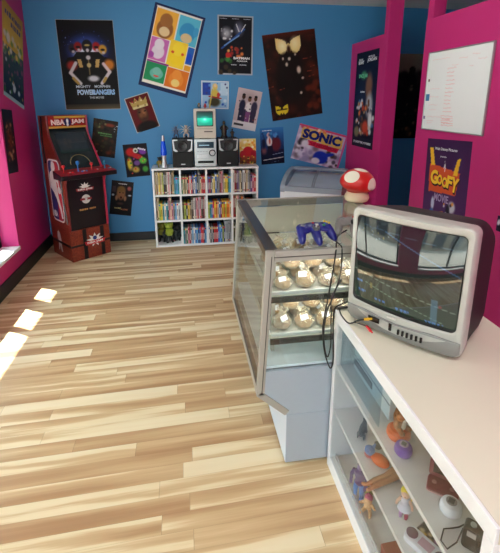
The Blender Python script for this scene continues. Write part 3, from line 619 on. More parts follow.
# blue film poster
a = Art(.28, .425, (24, 60, 130), 56); a.vgrad((50, 120, 190), (20, 40, 90), 0, .6); a.vgrad((16, 24, 60), (14, 18, 40), .6, 1); a.ell(.66, .45, .26, .25, (96, 30, 44), .4); a.ell(.64, .2, .1, .08, (80, 130, 200)); a.ell(.36, .2, .08, .08, (206, 170, 170)); a.ell(.38, .38, .14, .15, (226, 212, 214), .3); a.ell(.4, .36, .05, .12, (200, 90, 80), .5); a.poly([(.3, .5), (.52, .5), (.52, .75), (.3, .75)], (20, 20, 44)); a.ell(.14, .62, .16, .14, (120, 70, 80), .7); a.ell(.14, .4, .1, .2, (26, 28, 60), .5); a.spots(12, .05, .05, .95, .3, [(70, 150, 210), (40, 90, 160), (20, 40, 90)], .04, .1, .5); a.line(.1, .88, .95, .83, .02, (190, 184, 190)); a.line(.5, .74, .95, .70, .01, (150, 160, 200)); a.line(.45, .95, .75, .93, .006, (90, 110, 150))
poster('movie_poster', 'blue poster with a white shirted figure, left of the lilac game poster', BACK, (1.033, YW, 1.078), 3.5, a, [('IIIIIIIII', .3, .07, .4, .03, (210, 225, 240))], edge=(60, 100, 160))
# lilac video game poster
a = Art(.62, .42, (190, 170, 206), 96); a.spots(60, 0, .3, 1, 1, [(176, 160, 196), (206, 196, 220), (150, 136, 176), (120, 104, 120), (222, 214, 230)], .04, .1, .8); a.spots(14, 0, .3, .3, 1, [(60, 50, 66), (210, 200, 220), (150, 140, 180)], .03, .08); a.spots(14, .7, .5, 1, 1, [(70, 60, 60), (90, 80, 100), (200, 190, 214)], .03, .07); a.rect(0, 0, 1, .05, (206, 70, 120)); a.rect(.96, 0, 1, 1, (196, 90, 150)); a.poly([(.06, .06), (.92, .1), (.95, .42), (.08, .36)], (214, 176, 90)); a.spots(16, .06, .04, .9, .12, [(214, 180, 90), (226, 120, 60), (190, 80, 110), (236, 214, 200)], .02, .04)
a.poly([(.24, .38), (.9, .42), (.88, .56), (.22, .52)], (200, 36, 70)); a.ell(.58, .78, .17, .2, (28, 50, 170), .2); a.ell(.72, .66, .14, .06, (30, 54, 176), .3, -20); a.ell(.5, .9, .1, .1, (222, 212, 226), .3); a.ell(.2, .5, .1, .14, (220, 212, 226), .5)
poster('game_poster', 'wide lilac poster with big blue lettering behind the chest freezer', BACK, (1.61, YW, 1.055), -14.8, a, [('SONIC', .5, .225, .80, .27, (24, 34, 112), dict(bold=.06)), ('THE HEDGEHOG', .56, .47, .58, .085, (150, 16, 50), dict(bold=.03))], edge=(200, 80, 130))
# canvas seen through the doorway
a = Art(.95, .98, (112, 104, 92), 60); a.vgrad((120, 112, 98), (100, 92, 80), 0, .35); a.vgrad((22, 20, 20), (12, 12, 14), .3, 1); a.spots(30, 0, .25, .7, .6, [(20, 18, 18), (34, 30, 28), (14, 14, 16)], .05, .12); a.ell(.22, .2, .05, .06, (24, 20, 18)); a.ell(.2, .33, .1, .12, (18, 16, 16)); a.spots(26, .02, .35, .9, .9, [(60, 48, 40), (36, 34, 40), (84, 72, 60), (20, 18, 20)], .015, .04); a.spots(10, 0, .86, .6, .96, [(110, 74, 50), (60, 44, 36)], .02, .04)
poster('wall_canvas', 'dark picture with a tan top edge on the wall beyond the doorway', BACK, (2.98, YW, 1.635), 0, a, cat='picture', t=.012, edge=(60, 54, 48))

# ------------------------------------------------------------------ posters on the other walls
XWL = XL + .0003
a = Art(.46, .88, (206, 170, 60), 70); a.vgrad((190, 150, 60), (216, 186, 80), 0, .4); a.vgrad((60, 84, 84), (20, 40, 66), .45, 1); a.spots(30, .05, .32, .95, .55, [(110, 150, 60), (210, 205, 190), (70, 110, 80), (226, 190, 90)], .04, .1); a.spots(46, .05, .5, .95, .95, [(40, 84, 70), (60, 110, 60), (130, 80, 110), (26, 46, 84), (190, 200, 210), (160, 130, 80)], .03, .08); a.ell(.25, .36, .12, .08, (220, 215, 205), .5); a.rect(0, .96, 1, 1, (150, 180, 190))
poster('game_poster', 'yellow topped crowded poster tilted high on the magenta left wall', LEFT, (XWL, 4.375, 1.998), -17.5, a, [('IIIIIIIII', .5, .1, .8, .07, (90, 84, 110), dict(bold=.05)), ('IIIIII', .62, .19, .5, .06, (90, 84, 110), dict(bold=.05))], edge=(196, 180, 120))
a = Art(.22, .56, (30, 36, 48), 40); a.ell(.5, .45, .4, .32, (120, 60, 40), .8); a.spots(40, .15, .2, .85, .8, [(150, 70, 44), (190, 130, 90), (60, 40, 40), (110, 60, 50), (200, 160, 120)], .05, .14, .7); a.border(.05, (22, 26, 36)); a.vgrad((26, 34, 44), (30, 46, 56), .84, 1)
poster('movie_poster', 'narrow dark poster with an orange figure beside the left window', LEFT, (XWL, 4.02, 1.24), -4, a, edge=(40, 46, 58))
XWP = XP - .0003
# blue-black basketball film poster on the rear partition
a = Art(.54, 1.005, (14, 20, 42), 72); a.vgrad((12, 18, 40), (20, 30, 64), 0, .6); a.ell(.66, .36, .2, .18, (130, 92, 76), .5); a.ell(.72, .55, .2, .16, (190, 190, 200), .5); a.ell(.4, .24, .18, .06, (60, 130, 90), .5); a.spots(60, .1, .5, .95, .86, [(220, 220, 225), (200, 70, 44), (190, 150, 110), (60, 110, 170), (110, 70, 50), (230, 120, 60), (40, 40, 60)], .03, .08); a.ell(.6, .78, .2, .1, (206, 70, 44), .5); a.ell(.8, .7, .12, .12, (230, 230, 236), .5); a.ell(.2, .84, .16, .08, (130, 124, 90), .5); a.vgrad((24, 30, 56), (16, 20, 40), .9, 1)
poster('movie_poster', 'tall dark blue movie poster with white names on the magenta half wall beside the doorway', RIGHT, (XWP, 4.345, 1.596), 0, a,
       [('BUGS', .22, .075, .18, .02, W_), ('BUNNY', .24, .105, .26, .035, W_, dict(bold=.04)), ('MICHAEL', .70, .06, .28, .02, W_), ('JORDAN', .72, .095, .4, .042, W_, dict(bold=.04)), ('SPACE JAM', .36, .25, .4, .05, (110, 200, 150), dict(bold=.04)), ('IIIIIIII', .38, .41, .2, .02, W_), ('IT\'S SHOWTIME, NOVEMBER', .5, .95, .84, .03, W_, dict(bold=.03))], edge=(40, 44, 70))
# purple cartoon film poster
a = Art(.525, .80, (72, 40, 88), 72); a.vgrad((62, 34, 76), (86, 50, 104), 0, .8); a.vgrad((120, 90, 140), (150, 130, 160), .84, 1); a.poly([(.1, .24), (.82, .29), (.76, .50), (.12, .52)], (214, 86, 50)); a.poly([(.08, .09), (.16, .09), (.23, .25), (.14, .26)], (240, 190, 50)); a.poly([(.74, .17), (.81, .16), (.76, .32), (.67, .32)], (240, 190, 50)); a.line(.47, .20, .48, .3, .008, (225, 225, 230))
a.ell(.25, .63, .05, .08, (200, 210, 235), .4); a.ell(.7, .62, .1, .07, (196, 196, 210), .4); a.ell(.62, .67, .06, .09, (40, 34, 50), .4); a.ell(.48, .74, .1, .06, (222, 180, 60), .4); a.ell(.24, .75, .08, .08, (60, 110, 180), .4); a.spots(10, .4, .58, .8, .8, [(214, 208, 220), (50, 40, 60), (230, 150, 60)], .02, .04)
Gy = (250, 206, 60)
txt = [('Walt Disney Pictures', .46, .095, .52, .034, W_), ('presents', .42, .165, .14, .018, W_), ('A', .47, .25, .05, .045, W_)]
for ch, cx, cy, ww, hh, ro in (('G', .24, .37, .18, .14, 4), ('O', .38, .385, .12, .10, 0), ('O', .50, .40, .12, .10, -4), ('F', .61, .39, .12, .12, -6), ('Y', .73, .405, .16, .14, -8)):
    txt.append((ch, cx + .012, cy + .012, ww * 1.12, hh * 1.1, (60, 24, 40), dict(bold=.07, rot=ro, lift=.0003))); txt.append((ch, cx, cy, ww, hh, Gy, dict(bold=.05, rot=ro, lift=.0007)))
txt.append(('MOVIE', .45, .56, .34, .075, (170, 150, 190), dict(bold=.03)))
poster('movie_poster', 'purple cartoon movie poster with yellow title behind the television', RIGHT, (XWP, 2.806, .915), 2.5, a, txt, edge=(90, 60, 110))
a = Art(.23, .10, (36, 28, 60), 40); a.spots(24, 0, 0, 1, 1, [(210, 205, 220), (60, 40, 90), (24, 20, 40)], .05, .14)
poster('small_poster', 'dark poster edge at the right end of the magenta wall above the counter', RIGHT, (XWP, 2.12, .845), 0, a, edge=(200, 200, 205))

# ------------------------------------------------------------------ whiteboard
t = thing('whiteboard', 'whiteboard with red handwriting on the magenta half wall', 'whiteboard', (XP - .001, 2.82, 1.665)); hw, hh = .358, .295
MB().box(-.010, 0, -hw + .004, hw - .004, -hh + .004, hh - .004).build('writing_surface', mat('whiteboard_enamel', (240, 243, 246), 0.16), t)
ALU = mat('aluminium', (178, 180, 182), 0.32, 0.75, vary=0.03)
m = MB(); k = .008
m.box(-.016, 0, -hw, hw, hh - k, hh).box(-.016, 0, -hw, hw, -hh, -hh + k).box(-.016, 0, -hw, -hw + k, -hh + k, hh - k).box(-.016, 0, hw - k, hw, -hh + k, hh - k); m.build('frame', ALU, t, bevel=.002)
def hand(x0, z0, ln, r_, mb, hgt=.010):
    pts = []; n = int(ln / .006)
    for i in range(n): pts.append((-.0106, x0 - i * .006, z0 + r_.uniform(-hgt, hgt) * (.55 if i % 4 else 0)))
    if len(pts) > 2: mb.tube(pts, .0012, 4)
rs = random.Random(2); m = MB()
for i in range(15):
    z = .16 - i * .028
    if i != 12: hand(.10, z, .085 + rs.random() * .03, rs, m)
for i in range(5): hand(.12 - .004 * i, -.18 - i * .017, .15, rs, m)
for i, (x, z, l) in enumerate(((.29, .02, .13), (.29, -.04, .12), (.29, -.10, .12), (.28, -.14, .10), (.30, -.19, .18), (.30, -.22, .1), (.29, -.24, .07))): m2 = MB(); hand(x, z, l, rs, m2); m2.build('handwriting', mat('pink_marker', (236, 196, 200), 0.5), t)
for i, (x, z, l) in enumerate(((-.02, .22, .10), (-.16, .235, .08), (-.22, .20, .09), (.05, .18, .08), (-.14, .16, .05), (.30, .235, .22))): m2 = MB(); hand(x, z, l, rs, m2); m2.build('handwriting', mat('pink_marker', (236, 196, 200), 0.5), t)
m.build('handwriting', mat('red_marker', (236, 140, 148), 0.5), t)
for nm, y, z, s, c in (('magnet', .315, -.045, .026, (70, 130, 176)), ('magnet', .333, -.20, .012, (130, 120, 160)), ('magnet', .318, .085, .010, (110, 90, 90))):
    MB().box(-.016, -.0103, y - s * .8, y + s * .8, z - s, z + s).build(nm, mat('magnet_%d' % int(s * 1000), c, 0.4), t, bevel=.002)

# ------------------------------------------------------------------ arcade cabinet
t = thing('arcade_cabinet', 'red and orange basketball arcade cabinet in the back left corner', 'arcade machine', (-.985, 4.282, 0), 38)
def ball_mat():
    m = bpy.data.materials.new('basketball_print'); m.use_nodes = True; nt = m.node_tree; b = nt.nodes['Principled BSDF']; N = nt.nodes.new; L = nt.links.new
    tc = N('ShaderNodeTexCoord'); vo = N('ShaderNodeTexVoronoi'); vo.inputs['Scale'].default_value = 130; L(tc.outputs['Object'], vo.inputs['Vector'])
    cr = N('ShaderNodeValToRGB'); cr.color_ramp.elements[0].color = S(164, 70, 42); cr.color_ramp.elements[1].color = S(112, 38, 26); cr.color_ramp.elements[0].position = .1; cr.color_ramp.elements[1].position = .6
    L(vo.outputs['Distance'], cr.inputs[0]); L(cr.outputs[0], b.inputs['Base Color']); b.inputs['Roughness'].default_value = .4; return m
BALL = ball_mat(); TRIM = mat('magenta_edge_trim', (176, 24, 66), 0.35); NAVY = mat('black_navy_panel', (14, 15, 24), 0.3); DARKW = mat('white_print', (232, 230, 226), 0.4); REDR = mat('red_print', (200, 40, 48), 0.4)
w = .21; dp = .455
rz = MB().box(-w, w, 0, dp, 0, .325).build('riser', BALL, t, bevel=.003)
for x0, x1 in ((-.085, -.045), (.105, .145)): MB().box(x0, x1, -.003, .001, .002, .323).build('seam_strap', NAVY, rz)
MB().box(-w + .001, w - .001, -.0034, .001, .150, .172).build('seam_strap', NAVY, rz)
MB().box(-w - .003, -w + .001, .002, dp - .01, .150, .176).build('seam_strap', NAVY, rz)
def burst(mb, cx, cy, rx, ry, n, z, inner=.5, flat=0.0):
    pts = []
    for i in range(2 * n):
        an = PI / 2 + PI * i / n; q = 1 if i % 2 == 0 else inner
        pts.append((cx + rx * q * math.cos(an), cy + ry * q * max(math.sin(an), -flat if flat else -1), z))
    mb.add(pts, [tuple(range(len(pts)))])
FRONTB = Matrix(((1, 0, 0, 0), (0, 0, -1, 0), (0, 1, 0, 0), (0, 0, 0, 1)))
m = MB(); m.M = Matrix.Translation((.04, -.0036, .19)) @ FRONTB
m.mi = 0; burst(m, 0, .0, .095, .075, 9, .0002, .52); m.mi = 1; m.add([(-.10, -.045, .0006), (.10, -.045, .0006), (.115, -.005, .0006), (-.115, -.005, .0006)], [(0, 1, 2, 3)]); m.mi = 2; m.add([(.022 * math.cos(i * PI / 8), .02 + .022 * math.sin(i * PI / 8), .0007) for i in range(16)], [tuple(range(16))]); m.mi = 0; text(m, 'NBA JAM', 0, -.025, .17, .028, .0012, .04)
m.build('front_emblem', [DARKW, REDR, mat('blue_print', (30, 50, 130), .4)], rz)
side = [(.012, .325), (.0, .36), (.0, .80), (-.03, .86), (-.03, .90), (.02, .93), (.06, .985), (.26, 1.26), (.268, 1.325), (.265, 1.45), (dp, 1.45), (dp, .325)]
for nm, x in (('side_panel', -w), ('side_panel', w - .018)):
    sp_ = MB().prism(side, x, x + .018, 'x').build(nm, BALL if x < 0 else mat('red_side', (150, 36, 34), .4, vary=.1), t)
    xo = x if x < 0 else x + .018
    e = MB(); e.tube([(x + .009, p[0] - .001, p[1]) for p in side[:10]], .0105, 6); e.build('edge_trim', TRIM if x > 0 else mat('dark_red_trim', (120, 26, 30), .4), sp_, True)
    if x < 0:
        MB().tube([(x - .0008, .37, 1.445), (x - .0008, .40, 1.2), (x - .0008, .38, .98)], .012, 4).build('black_seam', NAVY, sp_)
        q = MB(); q.tube([(x - .0008, .07, .84), (x - .0008, .06, .6), (x - .0008, .02, .4)], .009, 4)
        q.build('black_seam', NAVY, sp_)
        # big basketball-league emblem
        lg = MB(); lg.M = Matrix.Translation((x - .001, .215, .715)) @ Matrix(((0, 0, -1, 0), (-1, 0, 0, 0), (0, 1, 0, 0), (0, 0, 0, 1))) @ Matrix.Scale(1.12, 4); lw_, lh = .125, .285
        def fl(pts, z, mi): lg.add([(p[0], p[1], z) for p in pts], [tuple(range(len(pts)))], mi)
        fl(rrect(-lw_, lw_, -lh, lh, .055), .0004, 0); fl(rrect(-lw_ + .014, lw_ - .014, -lh + .014, lh - .014, .045), .0008, 1)
        fl([(0.0, -lh + .014), (lw_ - .05, -lh + .014), (lw_ - .016, -lh + .05), (lw_ - .014, lh - .06), (lw_ - .05, lh - .014), (.0, lh - .014), (.03, .12), (.03, 0)], .0012, 2)
        # white player: head, torso, reaching arm, striding legs, ball
        fl([(-.035, .262), (.0, .27), (.03, .25), (.034, .21), (.02, .185), (.05, .16), (.075, .10), (.085, .04), (.066, .03), (.05, .08), (.03, .09), (.035, .02), (.05, -.06), (.085, -.16), (.10, -.24), (.07, -.25), (.05, -.17), (.0, -.07), (-.04, -.02), (-.085, .08), (-.105, .07), (-.10, .14), (-.075, .17), (-.045, .18), (-.05, .22)], .0016, 0)
        fl([(-.04, -.02), (.0, -.07), (-.04, .0), (-.10, .1), (-.105, .02)], .0017, 0)
        fl([(.075 + .034 * math.cos(i * PI / 8), .015 + .034 * math.sin(i * PI / 8)) for i in range(16)], .002, 0)
        fl([(-lw_ + .02, -.26), (-.005, -.26), (-.005, -.17), (-lw_ + .02, -.17)], .0018, 1); lg.mi = 0; text(lg, 'NBA', -.055, -.215, .085, .06, .0022, .05)
        lg.build('league_emblem', [DARKW, mat('emblem_blue', (28, 44, 120), .4), mat('emblem_red', (196, 40, 54), .4)], sp_)
        rl = MB(); rl.M = Matrix.Translation((x - .0012, .26, .17)) @ Matrix(((0, 0, -1, 0), (-1, 0, 0, 0), (0, 1, 0, 0), (0, 0, 0, 1))); rl.add([(p[0], p[1], .0004) for p in [(-.04, .1), (-.01, .115), (.02, .09), (.035, .02), (.03, -.05), (.045, -.11), (.01, -.11), (-.005, -.04), (-.03, -.1), (-.05, -.1), (-.035, -.01), (-.055, .04)]], [tuple(range(12))])
        rl.build('player_print', mat('faded_white_print', (200, 190, 190), .5), rz)
MB().box(-w + .018, w - .018, dp - .016, dp, .325, 1.45).build('back_panel', NAVY, t)
MB().box(-w + .018, w - .018, .265, dp - .016, 1.4465, 1.4515).build('top_panel', mat('red_side', (150, 36, 34)), t)
# marquee
a = Art(.38, .118, (150, 110, 50), 72); a.border(.0, (0, 0, 0)); a.vgrad((214, 176, 84), (196, 150, 60), 0, .16); a.vgrad((150, 30, 34), (190, 44, 44), .16, .5); a.vgrad((190, 44, 44), (150, 30, 34), .5, .84); a.vgrad((206, 160, 70), (190, 150, 70), .84, 1); a.rect(.0, .0, .16, .16, (150, 40, 34)); a.ell(.5, .5, .12, .4, (24, 32, 84), .3); a.ell(.5, .42, .035, .24, (230, 230, 236), .3); a.ell(.5, .7, .03, .2, (220, 220, 230), .3)
m = MB(); m.M = Matrix.Translation((0, .263, 1.386)) @ FRONTB @ Matrix.Rotation(R(-2), 4, 'X'); a.into(m)
for s_, cx in (('NBA', -.095), ('JAM', .105)):
    m.col = S(40, 10, 16)[:3]; text(m, s_, cx + .002, -.003, .146, .064, .0006, .08); m.col = S(232, 200, 200)[:3]; text(m, s_, cx, 0, .136, .054, .0012, .05)
m.build('marquee', print_mat('marquee_print', .3), t, colors=True)
MB().box(-w + .018, w - .018, .266, .31, 1.325, 1.446).build('marquee_box', NAVY, t)
# bezel, screen
m = MB(); m.add([(-w + .018, .295, 1.33), (w - .018, .295, 1.33), (w - .018, .03, .93), (-w + .018, .03, .93), (-w + .018, .33, 1.33), (w - .018, .33, 1.33), (w - .018, .06, .92), (-w + .018, .06, .92)], [(0, 1, 2, 3), (4, 7, 6, 5), (0, 4, 5, 1), (3, 2, 6, 7), (0, 3, 7, 4), (1, 5, 6, 2)]); m.build('screen_bezel', mat('bezel_dark', (16, 30, 36), .3, vary=.3, bscale=14), t)
sl = math.atan2(.265, .40)
a = Art(.30, .225, (52, 62, 74), 40); a.spots(24, 0, 0, 1, 1, [(60, 70, 84), (70, 66, 70), (44, 54, 66), (86, 78, 76)], .06, .18, .6); a.vgrad((46, 70, 66), (40, 62, 60), .85, 1); a.line(.34, .1, .34, .9, .01, (44, 52, 64)); a.line(0, .5, 1, .48, .008, (84, 84, 92))
m = MB(); m.M = Matrix.Translation((0, .190, 1.185)) @ Matrix.Rotation(-sl, 4, 'X') @ FRONTB; a.into(m); m.build('screen', print_mat('arcade_screen', .08, .28), t, colors=True)
m = MB(); m.tube([(.10 * math.cos(x_), .055 + .058 * math.sin(x_), .985 + .085 * math.sin(x_)) for x_ in [PI * i / 14 for i in range(15)]], .003, 6); m.build('bezel_arc_print', mat('gold_print', (150, 130, 80), .5), t, True)
# control deck
WD = .285
dk = MB().prism([(-.125, .865), (-.125, .908), (.055, .945), (.055, .865)], -WD, WD, 'x').build('control_deck', mat('deck_black', (22, 18, 22), .35), t, bevel=.004)
MB().add([(-WD + .004, -.122, .9095), (WD - .004, -.122, .9095), (WD - .004, .053, .9463), (-WD + .004, .053, .9463), (-WD + .004, -.122, .9085), (WD - .004, -.122, .9085), (WD - .004, .053, .9445), (-WD + .004, .053, .9445)], [(0, 1, 2, 3), (7, 6, 5, 4), (0, 4, 5, 1), (1, 5, 6, 2), (2, 6, 7, 3), (3, 7, 4, 0)]).build('deck_overlay', mat('deck_red', (158, 34, 44), .3, vary=.15, bscale=30), dk)
cols = [('red', (214, 40, 44)), ('blue', (40, 120, 200)), ('red_two', (200, 40, 44)), ('teal', (40, 130, 170))]
for i, xx in enumerate((-.215, -.075, .065, .205)):
    c = mat('joystick_' + ['red', 'blue', 'crimson', 'teal'][i], cols[i][1], .3); zz = .925
    s = 1.35 if i == 1 else 1
    MB().lathe([(0, 0), (.016, 0), (.014, .004), (.005, .006), (.005, .045 * s), (.013, .05 * s), (.017, .062 * s), (.013, .074 * s), (.0, .078 * s)], 14, (xx, -.03, zz)).build('joystick', c, dk, True)
    for k in range(3): MB().lathe([(0, 0), (.011, 0), (.011, .006), (.008, .009), (0, .009)], 12, (xx + .03 + .022 * k, -.055 + .012 * (k % 2), .9215)).build('button', mat('button_white', (230, 226, 222), .3) if k == 1 else c, dk, True)
# lower front with its prints
fp = MB().box(-w + .018, w - .018, .012, .026, .327, .868).build('front_panel', NAVY, t)
m = MB(); m.M = Matrix.Translation((-.005, .0115, .60)) @ FRONTB
burst(m, 0, .155, .062, .05, 9, .0004, .5); m.mi = 1; m.add([(-.085, .115, .0008), (.085, .115, .0008), (.095, .145, .0008), (-.095, .145, .0008)], [(0, 1, 2, 3)]); m.mi = 0; text(m, 'NBA JAM', 0, .13, .15, .02, .0012, .04)
PRM = [DARKW, mat('print_crimson', (150, 40, 48), .4), mat('print_gold', (190, 140, 80), .4)]
m.build('burst_print', PRM, fp); M_ = m.M; m = MB(); m.M = M_
m.lathe([(.040, .0006), (.046, .0006), (.046, .0012), (.040, .0012), (.040, .0006)], 24, (0, .03, 0)); m.mi = 1; m.add([(-.06, .02, .0016), (.06, .02, .0016), (.06, .042, .0016), (-.06, .042, .0016)], [(0, 1, 2, 3)]); m.mi = 0; burst(m, 0, .03, .02, .02, 5, .002, .45)
m.build('ring_print', PRM, fp); m = MB(); m.M = M_; m.mi = 2
for k, (cx, ww) in enumerate(((-.035, .09), (.06, .07))): text(m, 'IIIIII', cx, -.075, ww, .02, .0006, .03)
m.build('lettering_print', PRM, fp)

# ------------------------------------------------------------------ chest freezer with a sloping glass top
t = thing('chest_freezer', 'white chest freezer with sloping glass top in the corner by the magenta partition', 'freezer', (1.01, 4.245, 0), -28)
FL, FD, F0, F1 = .70, .52, .70, .845
FRW = mat('freezer_white', (232, 236, 242), .3, vary=.02); FRG = mat('freezer_grey_trim', (150, 160, 176), .35, vary=.04); MAR = mat('maroon_graphic', (96, 20, 40), .3, vary=.2)
m = MB(); m.prism([(0, .06), (0, F0 - .05), (.02, F0 - .03), (FD, F1 - .05), (FD, .06)], 0, FL, 'x'); m.build('body', FRW, t, bevel=.006)
prof = [(-.006, F0 - .055), (-.012, F0 - .02), (.0, F0 + .012), (.05, F0 + .05), (.14, F0 + .095), (.26, F0 + .128), (.40, F1), (FD, F1)]
for x in (0.0, FL - .05):
    m = MB(); pr_ = prof + [(FD, F1 - .055), (.02, F0 - .055)]; m.prism(pr_, x, x + .05, 'x'); m.build('end_cap', FRG if x == 0 else MAR, t, True, .003)
m = MB(); m.box(.05, FL - .05, -.010, .02, F0 - .045, F0 + .012); m.build('front_rail', FRG, t, bevel=.004)
m = MB(); m.box(.05, FL - .05, .40, FD, F1 - .02, F1 + .004); m.build('rear_rail', FRG, t, bevel=.004)
GLS = glass('freezer_glass', (246, 250, 253), .03, .06)
for i, (x0, x1) in enumerate(((.052, .36), (.34, FL - .052))):
    dz = .004 * i; g = MB(); pg = prof[2:7]; g.loft([[(x0, y, z - .004 - dz), (x1, y, z - .004 - dz), (x1, y, z - .010 - dz), (x0, y, z - .010 - dz)] for y, z in pg]); g.build('glass_lid', GLS, t, True)
    e = MB(); ex = x1 if i == 0 else x0; e.tube([(ex, y, z - .002) for y, z in pg], .007, 6); e.build('lid_edge', FRG, t, True)
m = MB(); m.box(.05, FL - .05, .022, FD - .02, F0 - .25, F0 - .235); m.build('basket', mat('freezer_inside', (214, 224, 236), .5, vary=.08, bscale=12), t)
m = MB()
for q in range(4): m.box(.04, FL - .04, -.004, 0, .12 + q * .012, .126 + q * .012)
m.build('vent_grille', FRG, t)
for x in (.06, FL - .06):
    for y in (.07, FD - .07): MB().lathe([(0, 0), (.025, 0), (.025, .05), (.02, .062), (0, .062)], 12, (x, y, 0)).build('caster', BLK, t, True)

# ------------------------------------------------------------------ glass showcase
CX, CY = .66, 1.468
t = thing('glass_showcase', 'glass pastry showcase with champagne metal frame and grey base beside the counter', 'showcase', (CX, CY, 0)); LEN = .893
CHAMP = mat('champagne_metal', (174, 170, 162), .3, .25, vary=.03); GREYP = mat('grey_panel', (168, 178, 190), .4, .1, vary=.02); DECKW = mat('pale_deck', (232, 240, 246), .3, vary=.02); SHM = mat('dark_shelf_metal', (52, 52, 48), .4, .3, vary=.05)
TLx, BLx, SLx, BSx, RX = -.36, -.396, -.270, -.262, .335
ZTOP, ZB, ZS = 1.032, .384, .270
def slab(a_, b_, wd, y0, y1, mb):
    """Bar of width wd from point a to point b of the end outline, on its inner side."""
    d = Vector((b_[0] - a_[0], b_[1] - a_[1])).normalized(); n = Vector((-d.y, d.x)) * wd
    mb.prism([a_, b_, (b_[0] + n.x, b_[1] + n.y), (a_[0] + n.x, a_[1] + n.y)], y0, y1)
for y0, y1 in ((0, .024), (LEN - .024, LEN)):
    f = MB(); slab((TLx, ZTOP), (BLx, ZB), .034, y0, y1, f); slab((BLx, ZB), (SLx, ZS), .030, y0, y1, f); f.build('end_frame', CHAMP, t, bevel=.003)
    f = MB(); f.box(TLx + .034, RX, y0, y1, ZTOP - .044, ZTOP); f.box(RX - .03, RX, y0, y1, ZS, ZTOP - .044); f.build('end_frame', CHAMP, t, bevel=.003)
    f = MB(); yy = y0 - .0015 if y0 == 0 else y1; slab((TLx + .02, ZTOP - .02), (BLx + .021, ZB + .01), .003, yy, yy + .0015, f); f.box(TLx + .03, RX - .02, yy, yy + .0015, ZTOP - .026, ZTOP - .023); f.build('frame_groove', mat('groove_dark', (72, 68, 64), .4, .5), t)
MB().box(TLx, TLx + .052, .024, LEN - .024, ZTOP - .034, ZTOP).build('top_rail', mat('darkened_rail_metal', (128, 120, 114), .2, .85, vary=.03), t, bevel=.003)  # frame metal darkened on this rail, a dark reflection put into its colour
MB().box(RX - .05, RX, .024, LEN - .024, ZTOP - .034, ZTOP).build('top_rail', CHAMP, t, bevel=.003)
f = MB(); f.prism([(BLx, ZB), (BLx + .03, ZB - .03), (BLx + .036, ZB), (BLx + .004, ZB + .03)], .024, LEN - .024); f.build('bottom_rail', CHAMP, t, bevel=.002)
f = MB(); f.prism([(SLx - .028, ZS + .025), (SLx, ZS), (SLx + .01, ZS + .01), (SLx - .018, ZS + .036)], .024, LEN - .024); f.build('bottom_rail', CHAMP, t, bevel=.002)
CG = glass('showcase_glass', (250, 253, 252), .015, .045)
f = MB(); f.prism([(TLx + .008, ZTOP - .034), (BLx + .008, ZB + .03), (BLx + .013, ZB + .03), (TLx + .013, ZTOP - .034)], .024, LEN - .024); f.build('front_glass', CG, t)
MB().box(TLx + .052, RX - .05, .024, LEN - .024, ZTOP - .008, ZTOP - .002).build('top_glass', glass('showcase_top_glass', (250, 253, 252), .012, .06), t)
for y in (.010, LEN - .016): MB().prism([(TLx + .03, ZTOP - .044), (RX - .03, ZTOP - .044), (RX - .03, .50), (BLx + .042, .50)], y, y + .005).build('end_glass', CG, t)
for y in (.004, LEN - .02): MB().prism([(BLx + .032, .495), (RX - .03, .495), (RX - .03, ZS), (SLx + .006, ZS), (BLx + .034, ZB)], y, y + .014).build('end_panel', GREYP, t)
f = MB(); f.prism([(BLx + .034, ZB), (SLx, ZS + .034), (SLx + .006, ZS + .034), (BLx + .04, ZB + .004)], .024, LEN - .024); f.build('slanted_panel', DECKW, t)
MB().box(BLx + .034, RX - .03, .024, LEN - .024, .497, .509).build('deck', DECKW, t)
MB().box(BSx, RX - .01, .002, LEN - .002, .016, ZS).build('base', GREYP, t, bevel=.002)
MB().box(BSx - .0016, BSx, .004, LEN - .004, .018, ZS - .002).build('base_side_panel', mat('pale_base_panel', (216, 224, 236), .35), t)
MB().box(RX - .012, RX - .006, .024, LEN - .024, .51, ZTOP - .04).build('rear_door', mat('mirror_door', (206, 210, 206), .25, .3), t)
MB().box(-.285, RX - .055, LEN - .034, LEN - .028, .826, ZTOP - .046).build('end_board', mat('cream_board', (226, 220, 202), .5, vary=.05), t)
SZ = (.824, .633)
for z in SZ:
    MB().box(-.335, RX - .05, .028, LEN - .05, z - .004, z).build('shelf', mat('shelf_liner', (226, 222, 206), .3, vary=.04, bscale=6), t)
    MB().box(-.335, RX - .05, .020, .028, z - .022, z + .003).build('shelf_edge', SHM, t)
for x in (-.30, .33):
    for y in (.05, LEN - .05): MB().box(x - .008, x + .008, y + .08, y + .096, .509, ZTOP - .05).build('upright', CHAMP, t)
for x in (-.21, -.10, .30):
    for y in (.05, LEN - .06): MB().lathe([(0, 0), (.018, 0), (.020, .006), (.014, .010), (.014, .018), (0, .018)], 12, (x, y, 0)).build('foot', BLK, t, True)
# trays of wrapped cookies
TRAYP = mat('white_plastic_tray', (226, 230, 226), .25, vary=.03)
def tray(z, label, wd, ln):
    m = MB(); x0, x1, y0, y1 = 0, wd, 0, ln
    o1 = [(x0, y0), (x1, y0), (x1, y1), (x0, y1)]
    def ring(e, zz): return [(x0 - e, y0 - e, zz), (x1 + e, y0 - e, zz), (x1 + e, y1 + e, zz), (x0 - e, y1 + e, zz)]
    m.loft([ring(0, 0), ring(.012, .022), ring(.018, .022), ring(.018, .019), ring(.014, .019), ring(.004, -.0), ring(.0, -.0005)], False, False); m.add(ring(0, .0012), [(0, 1, 2, 3)]); m.add(ring(0, 0), [(3, 2, 1, 0)])
    o = m.build('tray', TRAYP, loc=(CX - .318, CY + .048, z + .001)); return tag(o, label, 'tray', 'cookie trays in the showcase')
tray(SZ[0], 'white tray of wrapped cookies on the upper showcase shelf', .40, .40); tray(SZ[1], 'white tray of wrapped cookies on the lower showcase shelf', .40, .32)
